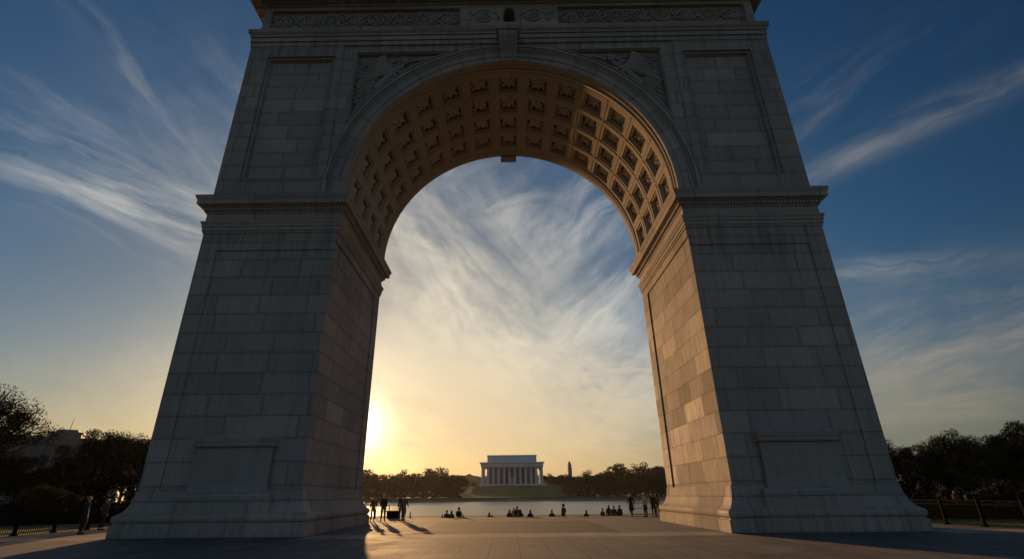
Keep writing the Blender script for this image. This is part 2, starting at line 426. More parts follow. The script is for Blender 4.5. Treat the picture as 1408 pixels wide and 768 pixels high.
# soffit: margin mouldings and rib grid
mb = MB()
Y0, Y1, NR, NA = 1.05, 9.37, 4, 15; PIT = (Y1 - Y0) / NR; DA = PI / NA
sweep_arch(mb, [(10.0, .02), (10.0, .28), (9.96, .30), (9.96, .42), (10.02, .46), (10.02, .56), (9.95, .60), (9.93, .70), (9.95, .80), (10.03, .84), (10.03, .92), (10.0, .94), (10.0, Y0)])
sweep_arch(mb, [(10.0, Y1), (10.0, 9.50), (9.95, 9.54), (9.95, 9.66), (10.02, 9.70), (10.02, 9.84), (9.97, 9.88), (9.97, DP + .04), (10.3, DP + .04), (10.36, DP + .08), (10.8, DP + .08), (11.1, DP + .14), (11.1, DP - .01)])
# stilt panels
for s in (-1, 1):
    mb.face([(s * 10, Y0, ZI), (s * 10, Y1, ZI), (s * 10, Y1, ZC), (s * 10, Y0, ZC)])
fa = [0, .14, .28, .43, .57, .72, .86, 1]; fy = [0, .14, .86, 1]
def cyl(a, y, d=0): return ((RA + d) * math.cos(a), y, ZC + (RA + d) * math.sin(a))
for ia in range(NA):
    for iy in range(NR):
        for p in range(7):
            for q in range(3):
                if 1 <= p <= 5 and q == 1: continue
                a0, a1 = (ia + fa[p]) * DA, (ia + fa[p + 1]) * DA; y0, y1 = Y0 + (iy + fy[q]) * PIT, Y0 + (iy + fy[q + 1]) * PIT
                mb.face([cyl(a0, y0), cyl(a0, y1), cyl(a1, y1), cyl(a1, y0)], [(y0, a0 * 10), (y1, a0 * 10), (y1, a1 * 10), (y0, a1 * 10)])
# raised fillets along the rib centre lines
for ia in range(1, NA):
    a = ia * DA
    P = [cyl(a + da, y, d) for y in (Y0, Y1) for da, d in ((-.006, 0.0), (-.005, -.022), (.005, -.022), (.006, 0.0))]
    for j in range(3): mb.face([P[j], P[j + 1], P[j + 5], P[j + 4]])
for iy in range(1, NR):
    y = Y0 + iy * PIT; sweep_arch(mb, [(RA - .0, y - .06), (RA - .022, y - .05), (RA - .022, y + .05), (RA - .0, y + .06)], 60, False)
sof = mb.build('coffered_vault', 'soffit', arch)
# one coffer, built round angle 0 (straight up), then turned about the vault axis
def cy2(u, v, d): a = u / RA; return ((RA + d) * math.sin(a), v, (RA + d) * math.cos(a))
HU = RA * DA * .36; HV = PIT * .36
def rectloop(hu, hv, d, n=6):
    L = []
    for i in range(n): L.append((-hu + 2 * hu * i / n, -hv, d))
    for i in range(n): L.append((hu, -hv + 2 * hv * i / n, d))
    for i in range(n): L.append((hu - 2 * hu * i / n, hv, d))
    for i in range(n): L.append((-hu, hv - 2 * hv * i / n, d))
    return L
def coffer_mesh():
    mb = MB(); steps = [(0, 0), (.0, .06), (.03, .085), (.055, .085), (.07, .06), (.10, .06), (.145, .09), (.155, .14), (.16, .30)]
    L = [rectloop(HU - o, HV - o, d) for o, d in steps]
    for a, b_ in zip(L, L[1:]):
        for k in range(len(a)):
            n = (k + 1) % len(a); mb.face([cy2(*a[k]), cy2(*b_[k]), cy2(*b_[n]), cy2(*a[n])])
    return mb
HI = HU - .16; HJ = HV - .16
def rosette_mesh(kind):
    """carved flower and corner leaves on the coffer floor as a height field"""
    N = 32; mb = MB(); rnd = random.Random(kind); ph = rnd.random() * 6
    def H(u, v):
        r = math.hypot(u, v); t = math.atan2(v, u)
        pet = (6, 8, 5)[kind]
        h = 0
        k1 = abs(math.cos(pet * .5 * t + ph)); lim = .18 + .32 * k1
        if r < lim * 1.05: h = .20 * (1 - (r / (lim * 1.05)) ** 3) * (.55 + .45 * k1) + .04 * math.sin(pet * 3 * t)
        if .12 < r < .16: h *= .45
        if r < .13: h = .26 * math.sqrt(max(0, 1 - (r / .14) ** 2)) + .05
        m = max(abs(u) / HI, abs(v) / HJ)
        td = abs(abs(u) - abs(v)) 
        if r > .40 and td < .20: h = max(h, .20 * (1 - td / .20) * (.6 + .4 * math.sin(r * 34)) * min(1, (.93 - m) * 9 if m > .80 else 1))
        if h < .05 and m < .93: h = .15 * max(0, math.sin(u * 17 + 2.2 * math.sin(v * 11 + ph)) * math.sin(v * 17 + 2.2 * math.sin(u * 11)) - .25) ** .5 if math.sin(u * 17 + 2.2 * math.sin(v * 11 + ph)) * math.sin(v * 17 + 2.2 * math.sin(u * 11)) > .25 else h
        return max(h, 0)
    HH = [[H(-HI + 2 * HI * i / N, -HJ + 2 * HJ * j / N) for j in range(N + 1)] for i in range(N + 1)]
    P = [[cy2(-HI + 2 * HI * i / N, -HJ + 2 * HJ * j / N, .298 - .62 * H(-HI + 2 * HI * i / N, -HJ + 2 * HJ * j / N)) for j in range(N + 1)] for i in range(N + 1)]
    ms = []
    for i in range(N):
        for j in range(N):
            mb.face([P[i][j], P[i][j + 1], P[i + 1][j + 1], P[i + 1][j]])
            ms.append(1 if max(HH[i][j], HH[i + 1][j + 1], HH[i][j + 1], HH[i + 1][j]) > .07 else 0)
    return mb, ms
cof0 = coffer_mesh().build('coffer', 'soffit', arch)
ros = []
for k in range(3):
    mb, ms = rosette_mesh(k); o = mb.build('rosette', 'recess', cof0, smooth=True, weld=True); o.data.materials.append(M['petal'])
    for p_, mi in zip(o.data.polygons, ms): p_.material_index = mi  # low cells keep the shade-coloured floor, raised ones get petal marble
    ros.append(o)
rmesh = [r.data for r in ros]
for r in ros[1:]: bpy.data.objects.remove(r)
first = True
for ia in range(NA):
    for iy in range(NR):
        th = -PI / 2 + (ia + .5) * DA
        if first: c_, r_ = cof0, ros[0]
        else:
            c_ = cof0.copy(); C.objects.link(c_); c_.parent = arch
            r_ = ros[0].copy(); C.objects.link(r_); r_.parent = c_
        first = False
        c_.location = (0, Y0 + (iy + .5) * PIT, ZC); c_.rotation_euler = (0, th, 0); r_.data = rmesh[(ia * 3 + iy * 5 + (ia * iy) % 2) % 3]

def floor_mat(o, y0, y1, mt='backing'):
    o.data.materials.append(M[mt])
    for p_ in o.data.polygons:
        if all(y0 < o.data.vertices[v].co.y < y1 for v in p_.vertices): p_.material_index = 1  # sunk floors take the darker marble as painted shade
# carved relief helpers
def ridge(mb, pts, r0, r1=None, y=.0, lift=.7, n=7, belly=False):
    """flattened tapering tube lying on the wall: pts are (x,z)"""
    m = len(pts); r1 = r0 if r1 is None else r1
    rad = []
    for i in range(m):
        t = i / (m - 1); r = r0 + (r1 - r0) * t
        if belly: r = max(r0, r1) * (.25 + .75 * math.sin(PI * min(1, t * .96 + .04)) ** .7)
        rad.append(max(r, .008))
    mb.tube([(p[0], y, p[1]) for p in pts], rad, n, True, lift, (0, 1, 0))
def bez(p0, p1, p2, n=9): return [((1 - t) ** 2 * p0[0] + 2 * t * (1 - t) * p1[0] + t * t * p2[0], (1 - t) ** 2 * p0[1] + 2 * t * (1 - t) * p1[1] + t * t * p2[1]) for t in [i / n for i in range(n + 1)]]
def spiral(cx, cz, r, turns, a0, sg=1, n=26, grow=.12):
    return [(cx + r * (1 - (1 - grow) * i / n) * math.cos(a0 + sg * 2 * PI * turns * i / n), cz + r * (1 - (1 - grow) * i / n) * math.sin(a0 + sg * 2 * PI * turns * i / n)) for i in range(n + 1)]

# spandrels (drawn for the right side, mirrored for the left)
for s in (-1, 1):
    loop = spand(1)
    mb = MB()
    inner = []
    cxm = sum(p[0] for p in loop) / len(loop); czm = sum(p[1] for p in loop) / len(loop)
    def inset(o):
        r = 11.62 + o; x1 = 10.55 - o; zt = 29.86 - o
        a0 = math.acos(min(1, x1 / r)); a1 = math.asin(min(1, (zt - ZC) / r))
        arc = arcpts(r, a0, min(a1, 1.27), 24); pts = arc + [(arc[-1][0], zt)] if a1 > 1.27 else arc
        if a1 <= 1.27: pts = arc[:-1] + [arc[-1], arc[-1]]
        return pts + [(x1, zt)]
    Ls = [(inset(o), y) for o, y in ((0, .07), (.03, .0), (.11, .0), (.15, .10), (.19, .10), (.21, .34))]
    for (a, ya), (b_, yb) in zip(Ls, Ls[1:]):
        if len(a) != len(b_): continue
        for k in range(len(a)):
            n = (k + 1) % len(a); mb.face([(a[k][0], ya, a[k][1]), (b_[k][0], yb, b_[k][1]), (b_[n][0], yb, b_[n][1]), (a[n][0], ya, a[n][1])])
    mb.poly([Ls[-1][0]], XZ(Ls[-1][1]))
    sp = (mb if s > 0 else mb.mirror_x()).build('spandrel_panel', 'carved', arch)
    floor_mat(sp, .335, .345)
    rnd = random.Random(5 + s); Y = .27
    rl = MB()
    def R(pts, a, b_=None, **k): ridge(rl, pts, a * 1.3, None if b_ is None else b_ * 1.35, Y, **{**dict(lift=1.15), **k})
    # winged figure leaning along the arch: body, head, arm with wreath, wing, gown
    R(bez((8.9, 26.6), (8.3, 27.7), (7.6, 28.3), 10), .22, .15, lift=.85)
    for k in range(8): R(bez((9.1 - .08 * k, 26.3 + .1 * k), (8.6 - .08 * k, 27.4 + .05 * k), (7.55 + .04 * k, 28.15 + .05 * k), 8), .045, .03, lift=3.0)
    R(bez((7.6, 28.3), (7.3, 28.5), (7.15, 28.75), 5), .13, .12)
    rl.ball((7.02, .12, 28.98), .24, 10, 7, (1, .75, 1.2)); rl.ball((7.16, .10, 29.08), .19, 8, 6, (1.1, .7, .9))
    R(bez((7.5, 28.1), (6.6, 28.1), (5.8, 28.95), 10), .12, .07)
    R(bez((7.9, 28.0), (7.2, 27.3), (6.4, 27.75), 9), .11, .06)
    R(spiral(5.35, 29.2, .36, 1.0, -2.2), .075, .075)
    for k in range(13):                                              # wing feathers
        t = k / 12; tip = (10.2 - .9 * t - .9 * t * t, 27.5 + 2.05 * t ** .8 if t < .9 else 29.5)
        tip = (10.25 - 1.7 * t, 26.9 + 2.65 * math.sin(t * PI / 2))
        R(bez((7.95 - .2 * t, 28.1 + .2 * t), (9.0 - .4 * t, 27.9 + 1.1 * t), tip, 8), .05, .12)
    for k in range(5):
        R(bez((6.9 - .2 * k, 29.0 + .05 * k), (6.2 - .25 * k, 29.55), (5.3 - .35 * k, 29.52 - .02 * k), 8), .05, .02)
    for k in range(13):                                              # gown folds flowing down beside the arch
        t = k / 12; p0 = (9.25 - .85 * t, 27.0 - .75 * t); p2 = (10.34 - .30 * t, 24.25 + .95 * t + .12 * rnd.random())
        R(bez(p0, (9.75 - .35 * t + .1 * rnd.random(), 26.1 - .25 * t), p2, 11), .042, .03, lift=1.8)
    for k in range(10):
        t = k / 9; R(bez((8.7 + .5 * t, 27.2 + .2 * t), (9.6 + .3 * t, 27.0), (10.3, 25.3 + 1.5 * t), 8), .04, .02, lift=1.6)
    for k in range(170):                                              # curls filling the corner
        t = rnd.random(); aa = .50 + .72 * t; rr = 12.0 + rnd.random() * (1.0 + 2.4 * math.sin((t) * PI))
        cx, cz = rr * math.cos(aa), ZC + rr * math.sin(aa)
        if cx > 10.15 or cz > 29.5: continue
        R(spiral(cx, cz, (.08 + .14 * rnd.random()), .6 + .5 * rnd.random(), rnd.random() * 6, rnd.choice((-1, 1))), .045, .025)
    for k in range(9):
        z0 = 24.2 + k * .42; R(bez((10.3, z0), (10.0 - .2 * rnd.random(), z0 + .1), (9.75 + .1 * rnd.random(), z0 + .45), 6), .09, .03, belly=True)
    R(spiral(10.05, 24.55, .28, 1.1, .5), .09, .05)
    (rl if s > 0 else rl.mirror_x()).build('winged_figure_relief', 'carved', sp, smooth=True, weld=False)

# keystones
mb = MB()
prof = [(.05, 28.62), (-.42, 28.66), (-.50, 28.9), (-.46, 29.15), (-.40, 29.3), (-.44, 29.5), (-.56, 29.75), (-.72, 30.1), (-.86, 30.5), (-.93, 30.9), (-.95, 31.3), (-.93, 31.52), (-.05, 31.55)]
prof = [(y, 28.42 + (z - 28.62) * .74) for y, z in prof]
def hw(z): return .50 + .17 * (z - 28.42) / 2.15
NX = 21
cols = []
for i in range(NX):
    t = i / (NX - 1) * 2 - 1
    fl = .06 * abs(math.cos(t * PI * 2.5)) if abs(t) < .96 else 0
    cols.append([(t * hw(z), y + (-fl if (y < -.3) else 0), z) for y, z in prof])
for a, b_ in zip(cols, cols[1:]):
    for j in range(len(prof) - 1): mb.face([a[j], b_[j], b_[j + 1], a[j + 1]])
for cc, fl in ((cols[0], 0), (cols[-1], 1)):
    pts = [(p[1], p[2]) for p in cc]; xs = cc
    mb.face([p for p in (cc if fl else cc[::-1])])
mb.box(-.78, .78, -1.06, -.02, 30.585, 30.76)
mb.box(-.56, .56, -.52, .02, 28.30, 28.415)
mb.build('keystone', 'trim', arch)
mb = MB(); mb.box(-.66, .66, DP - 1.0 + .9, DP + .6, 28.42, 28.75); mb.box(-.6, .6, DP + .12, DP + .5, 28.75, 30.6)
mb.build('rear_keystone', 'trim', arch)

# entablature
mb = MB()
mb.ring((-W, W, 0, DP), [(0.0, ZT), (.04, ZT + .01), (.04, 30.72), (.0, 30.73), (.0, 30.77), (.10, 30.78), (.10, 31.12), (.04, 31.13), (.04, 31.18), (.15, 31.20), (.15, 31.33), (.24, 31.42), (.28, 31.46), (.28, 31.62), (.32, 31.70), (.32, 31.77), (-.22, 31.79)])
ent = mb.build('entablature', 'trim', arch)
FX = 17.64; FZ0, FZ1 = 31.77, 34.5
mb = MB(); nich = [(.42, 32.72), (.42, 33.5)] + [(.42 * math.cos(a) ** 1.0, 33.5 + .62 * math.sin(a)) for a in [PI / 2 * k / 6 for k in range(1, 6)]] + [(0.0, 34.15)] + [(-.42 * math.cos(a), 33.5 + .62 * math.sin(a)) for a in [PI / 2 * k / 6 for k in range(5, 0, -1)]] + [(-.42, 33.5), (-.42, 32.72)]
nich = [(x + .12, z) for x, z in nich]
panels = [(-17.15, -3.35), (-2.75, 2.95), (3.55, 17.15)]
PZ = (32.35, 34.2)
# side frieze panels are holes; the middle one keeps its relief on the plain wall round the niche
holes = [[(a, PZ[0]), (b_, PZ[0]), (b_, PZ[1]), (a, PZ[1])] for a, b_ in (panels[0], panels[2])]
mb.poly([[(-FX, FZ0), (FX, FZ0), (FX, FZ1), (-FX, FZ1)]] + holes + [nich], XZ(.22))
for (a, b_) in (panels[0], panels[2]):
    mb.frame(a, b_, PZ[0], PZ[1], [(0, .22), (.03, .17), (.08, .17), (.10, .42)])
for p_, q_ in zip(nich, nich[1:] + nich[:1]): mb.face([(p_[0], .22, p_[1]), (q_[0], .22, q_[1]), (q_[0], 1.3, q_[1]), (p_[0], 1.3, p_[1])])
mb.face([(-FX, .22, FZ0), (-FX, .22, FZ1), (-FX, DP - .2, FZ1), (-FX, DP - .2, FZ0)]); mb.face([(FX, .22, FZ0), (FX, DP - .2, FZ0), (FX, DP - .2, FZ1), (FX, .22, FZ1)])
mb.face([(-FX, DP - .2, FZ0), (FX, DP - .2, FZ0), (FX, DP - .2, FZ1), (-FX, DP - .2, FZ1)])
fr = mb.build('frieze', 'trim', arch); floor_mat(fr, .415, .425)
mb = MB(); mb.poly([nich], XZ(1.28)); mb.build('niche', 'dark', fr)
_ridge = ridge
def rinceau(x0, x1, zc, hh, seed, y):
    def ridge(mb, pts, r0, r1=None, y=.0, belly=False): _ridge(mb, pts, r0 * 1.35, None if r1 is None else r1 * 1.35, y, 1.2, 6, belly)
    mb = MB(); rnd = random.Random(seed); L = x1 - x0; n = max(1, round(L / 1.75)); st = L / n
    for k in range(n):
        cx = x0 + (k + .5) * st; up = 1 if k % 2 else -1
        big = (k % 4 == 2)
        if big:                                                      # round medallion
            for r_ in (.66, .5): ridge(mb, [(cx + r_ * math.cos(2 * PI * i / 24), zc + r_ * math.sin(2 * PI * i / 24)) for i in range(25)], .05, .05, y)
            mb.ball((cx, y, zc), .17, 10, 6, (1, .6, 1))
            for q in range(9): a = 2 * PI * q / 9; ridge(mb, [(cx + .2 * math.cos(a), zc + .2 * math.sin(a)), (cx + .32 * math.cos(a), zc + .32 * math.sin(a)), (cx + .43 * math.cos(a), zc + .43 * math.sin(a))], .06, .04, y)
        else:
            r = .60; a0 = -PI / 2 * up + (PI if False else 0)
            ridge(mb, spiral(cx, zc, r, 1.75, PI, -up, 40), .07, .04, y)
            mb.ball((cx, y, zc), .12, 8, 5, (1, .6, 1))
            for q in range(7):
                a = PI - up * (.4 + q * .82); r1 = r * (1 - q * .07)
                b0 = (cx + r1 * math.cos(a), zc + r1 * math.sin(a)); e = (cx + (r1 - .26) * math.cos(a - up * .5), zc + (r1 - .26) * math.sin(a - up * .5))
                ridge(mb, bez(b0, ((b0[0] + e[0]) / 2 + .06, (b0[1] + e[1]) / 2 + .06), e, 5), .075, .03, y, belly=True)
        for q in range(6):                                           # acanthus leaves in the gaps
            sx = cx + st * .5 * rnd.choice((-1, 1)) + rnd.uniform(-.16, .16); sz = zc + rnd.choice((-1, 1)) * rnd.uniform(.15, .55)
            d = rnd.uniform(0, 6.28); l_ = rnd.uniform(.18, .34)
            ridge(mb, bez((sx, sz), (sx + l_ * math.cos(d), sz + l_ * .6 * math.sin(d)), (sx + l_ * math.cos(d + .7), max(zc - .68, min(zc + .68, sz + l_ * math.sin(d + .7)))), 5), .07, .025, y, belly=True)
    ridge(mb, [(x0 + L * i / 60, zc + .62 * math.sin(PI * (i / 60) * n)) for i in range(61)], .05, .05, y)
    return mb
for (a, b_), sd in zip((panels[0], panels[2]), (3, 9)):
    rinceau(a + .2, b_ - .2, 33.27, .8, sd, .37).build('scroll_relief', 'carved', fr, smooth=True, weld=False)
mm = rinceau(-2.7, -.62, 33.27, .8, 4, .21); m2 = rinceau(.9, 2.9, 33.27, .8, 6, .21)
off = len(mm.v); mm.v += m2.v; mm.f += [tuple(i + off for i in f) for f in m2.f]; mm.u += m2.u
mm.build('scroll_relief', 'carved', fr, smooth=True, weld=False)
mb = MB(); mb.ring((-FX, FX, .22, DP - .2), [(-.1, FZ1), (.05, FZ1), (.10, FZ1 + .12), (.28, FZ1 + .16), (.32, FZ1 + .30), (1.05, FZ1 + .34), (1.08, FZ1 + .40), (1.08, FZ1 + .75), (1.2, FZ1 + .85), (1.32, FZ1 + 1.05), (1.32, FZ1 + 1.15), (.1, FZ1 + 1.3), (-.1, FZ1 + 1.3)])
for k in range(46):
    xx = -FX - .7 + (2 * FX + 1.4) * (k + .5) / 46
    mb.box(xx - .16, xx + .16, -.72, -.08, FZ1 + .17, FZ1 + .33, 't')
for s in (-1, 1):
    for k in range(14):
        yy = .2 + (DP - .4) * (k + .5) / 14
        a, b_ = sorted((s * (FX + .3), s * (FX + .94))); mb.box(a, b_, yy - .16, yy + .16, FZ1 + .17, FZ1 + .33, 't')
mb.build('top_cornice', 'trim', arch)
mb = MB(); mb.ring((-17.2, 17.2, .8, DP - .8), [(0, FZ1 + 1.25), (0, 39.2), (.3, 39.3), (.3, 39.7), (-.5, 39.9)]); mb.build('attic', 'ashlar', arch)

# ================================================================== GROUND, PLAZA, LAKE
def sheet(name, x0, x1, y0, y1, z, material, nx=1, ny=1):
    mb = MB()
    mb.face([(x0, y0, z), (x1, y0, z), (x1, y1, z), (x0, y1, z)])
    o = mb.build(name, material); return tag(o, kind='structure')
XL, XR, YE = -25.2, 23.2, 19.5
tag(MB().box(XL, XR, -60, YE, -1.2, 0, 'b').build('plaza', 'plaza'), kind='structure')
sheet('pale_paving_band', XL + .3, XR - .3, -1.7, .0, .004, 'strip') if False else None
mb = MB(); mb.face([(-9.45, -1.75, .004), (9.45, -1.75, .004), (9.45, .55, .004), (-9.45, .55, .004)])
mb.face([(18.6, -1.75, .004), (XR, -1.75, .004), (XR, .55, .004), (18.6, .55, .004)]); mb.face([(XL, -1.75, .004), (-18.6, -1.75, .004), (-18.6, .55, .004), (XL, .55, .004)])
tag(mb.build('paving_band', 'strip'), kind='structure')
sheet('paving_panel', -5.0, 5.0, 1.25, 12.3, .004, 'panel')
mb = MB()
for k in range(6): mb.box(XL, XR, YE + .38 * k, YE + .38 * (k + 1) - .0, -1.2, -.16 * (k + 1), 'bkl')
mb.box(XL, XR, YE + 2.28, 26.0, -3.2, -.98, '')
tag(mb.build('lakeside_steps', 'edge'), kind='structure')

lake_in = [(-30, 26), (30, 26), (190, 380), (-160, 380)]
out_ = [(-3000, -2500), (3000, -2500), (3000, 4000), (-3000, 4000)]
mb = MB()
gz = -.06
# near part of the ground as one sheet with the lake cut out
def gfn(a, b_): return (a, b_, gz)
mb.poly([out_, lake_in], gfn)
for k in range(4):
    a, b_ = lake_in[k], lake_in[(k + 1) % 4]
    mb.face([(*a, gz), (*b_, gz), (*b_, -5), (*a, -5)])
tag(mb.build('ground', 'grass'), kind='structure')
tag(MB().face([(-400, 20, -2.65), (400, 20, -2.65), (400, 400, -2.65), (-400, 400, -2.65)]).build('lake', 'water'), kind='structure')
# far quay wall and path
mb = MB(); mb.box(-160, 190, 378.8, 380.3, -4, -1.15); mb.box(-160, 190, 380.3, 386, -4, -1.3)
# bank on the far shore with the memorial mound
tag(mb.build('far_quay', 'quay'), kind='structure')
def lawn_z(x, y):
    ty = min(1, max(0, (y - 386) / 90)); dx = abs(x - 3.3); tx = 1 - min(1, max(0, (dx - 36) / 26)); tx = tx * tx * (3 - 2 * tx)
    return -1.0 + (9.2 * ty ** 1.35) * tx + 1.2 * ty
mb = MB(); nx, ny = 80, 40; G = [[(-200 + 420 * i / nx, 386 + 190 * j / ny) for j in range(ny + 1)] for i in range(nx + 1)]
for i in range(nx):
    for j in range(ny):
        q = [G[i][j], G[i + 1][j], G[i + 1][j + 1], G[i][j + 1]]; mb.face([(x, y, lawn_z(x, y)) for x, y in q])
for i in range(nx):
    a, b_ = G[i][0], G[i + 1][0]; mb.face([(a[0], a[1], -3), (b_[0], b_[1], -3), (b_[0], b_[1], lawn_z(*b_)), (a[0], a[1], lawn_z(*a))])
tag(mb.build('memorial_lawn', 'lawn', smooth=True), kind='structure')
# distant wooded hills
rnd = random.Random(3); mb = MB()
def hz(x): return 24 + 9 * math.sin(x * .004 + 1) + 5 * math.sin(x * .013 + 2) + 3.0 * math.sin(x * .05) + 1.4 * math.sin(x * .17 + 1) + 1. * math.sin(x * .41)
xs = [-1400 + 8 * i for i in range(351)]
prev = None
for x in xs:
    col = [(x, 900, -6), (x, 925, hz(x) * .6), (x, 960, hz(x)), (x, 1050, hz(x) * .9 + 3), (x, 1400, -6)]
    if prev:
        for k in range(4): mb.face([prev[k], col[k], col[k + 1], prev[k + 1]])
    prev = col
tag(mb.build('hills', 'hill', smooth=True), kind='structure')

# ================================================================== FAR MEMORIAL
TX, TY0 = 3.3, 490.
mem = empty('colonnaded_memorial', (TX, TY0, 9.7), 0, 'white colonnaded memorial temple on the mound across the lake', 'memorial')
def mp(mb, name, material, parent=mem, **k): return mb.build(name, material, parent, **k)
DT = 38.
mb = MB(); mb.ring((-32.5, 32.5, -2.5, DT + 2.5), [(0, -5), (0, .45), (-.8, .47), (-.8, .95), (-1.6, .97), (-1.6, 1.5)]); mp(mb, 'stylobate', 'temple')
cp = [(1.25, 1.5), (1.25, 1.7), (1.12, 1.8), (1.1, 2.0), (1.07, 7), (.95, 12.5), (.88, 15.6), (.95, 15.8), (1.2, 16.3), (1.3, 16.35), (1.3, 16.8)]
colmesh = None
def column(x, y):
    global colmesh
    if colmesh is None:
        colmesh = mp(MB().lathe(0, 0, cp, 14), 'column', 'temple', smooth=True); o = colmesh
    else: o = colmesh.copy(); C.objects.link(o); o.parent = mem
    o.location = (x, y, 0)
for i in range(12): column(-28.6 + 57.2 * i / 11, 1.0); column(-28.6 + 57.2 * i / 11, DT - 1.0)
for j in range(1, 7):
    for s in (-1, 1): column(s * 28.6, 1 + (DT - 2) * j / 7)
mb = MB(); mb.ring((-30, 30, -.4, DT + .4), [(-3, 16.8), (0, 16.8), (0, 18.0), (.15, 18.05), (.15, 19.6), (.5, 19.8), (1.1, 20.1), (1.1, 20.7), (.9, 20.9), (-.5, 21.0)]); 
ent2 = mp(mb, 'temple_entablature', 'temple')
mb = MB()
for i in range(31):
    for yy in (-1.0, DT + 1.0): mb.box(-31 + 62 * i / 30 - .35, -31 + 62 * i / 30 + .35, yy - .2, yy + .2, 20.9, 21.5)
mb.build('antefixes', 'temple', ent2)
mb = MB(); mb.ring((-24, 24, 5.5, DT - 5.5), [(0, 20.9), (0, 26.9), (.35, 27.0), (.35, 27.6), (.1, 27.9), (-1, 28.0)]); mp(mb, 'attic_storey', 'temple')
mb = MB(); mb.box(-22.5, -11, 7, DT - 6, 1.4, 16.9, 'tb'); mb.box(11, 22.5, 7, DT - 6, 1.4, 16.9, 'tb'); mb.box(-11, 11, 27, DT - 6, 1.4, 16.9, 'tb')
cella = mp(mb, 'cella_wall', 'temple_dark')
mb = MB(); mb.box(-27.5, 27.5, 2.5, DT - 2.5, 16.3, 16.79); mb.build('ceiling', 'temple', cella)
# seated statue inside
mb = MB(); mb.box(-2.6, 2.6, 17, 22, 1.5, 3.6); mb.box(-1.9, 1.9, 18, 21, 3.6, 5.2); mb.box(-2.1, -1.4, 17.6, 20.5, 5.2, 6.3); mb.box(1.4, 2.1, 17.6, 20.5, 5.2, 6.3)
mb.tube([(0, 19.6, 5.0), (0, 19.7, 6.6), (0, 19.6, 7.6), (0, 19.4, 8.1)], [1.4, 1.5, 1.2, .35], 10); mb.ball((0, 19.2, 8.7), .62, 10, 7, (1, 1, 1.2))
for s in (-1, 1): mb.tube([(s * .7, 19.3, 5.2), (s * .8, 17.8, 5.3), (s * .8, 17.5, 3.7)], [.5, .45, .3], 8); mb.tube([(s * 1.3, 19.5, 7.3), (s * 1.75, 19, 6.4), (s * 1.75, 17.7, 6.4)], [.4, .35, .25], 8)
mb.build('seated_statue', 'temple', mem, smooth=True)
# broad stairs and terrace walls
mb = MB()
for k in range(22): mb.box(-18, 18, -3 - 1.9 * (k + 1), -3 - 1.9 * k, -12, .2 - .38 * k, 'bk')
mb.build('grand_stairs', 'concrete', mem)
for s in (-1, 1):
    mb = MB(); a, b_ = sorted((s * 18.4, s * 48)); mb.box(a, b_, -9, -7.6, -6, -.4); mb.box(*sorted((s * 18.4, s * 20.4)), -22, -9, -8, -.6); mb.build('terrace_wall', 'concrete', mem)

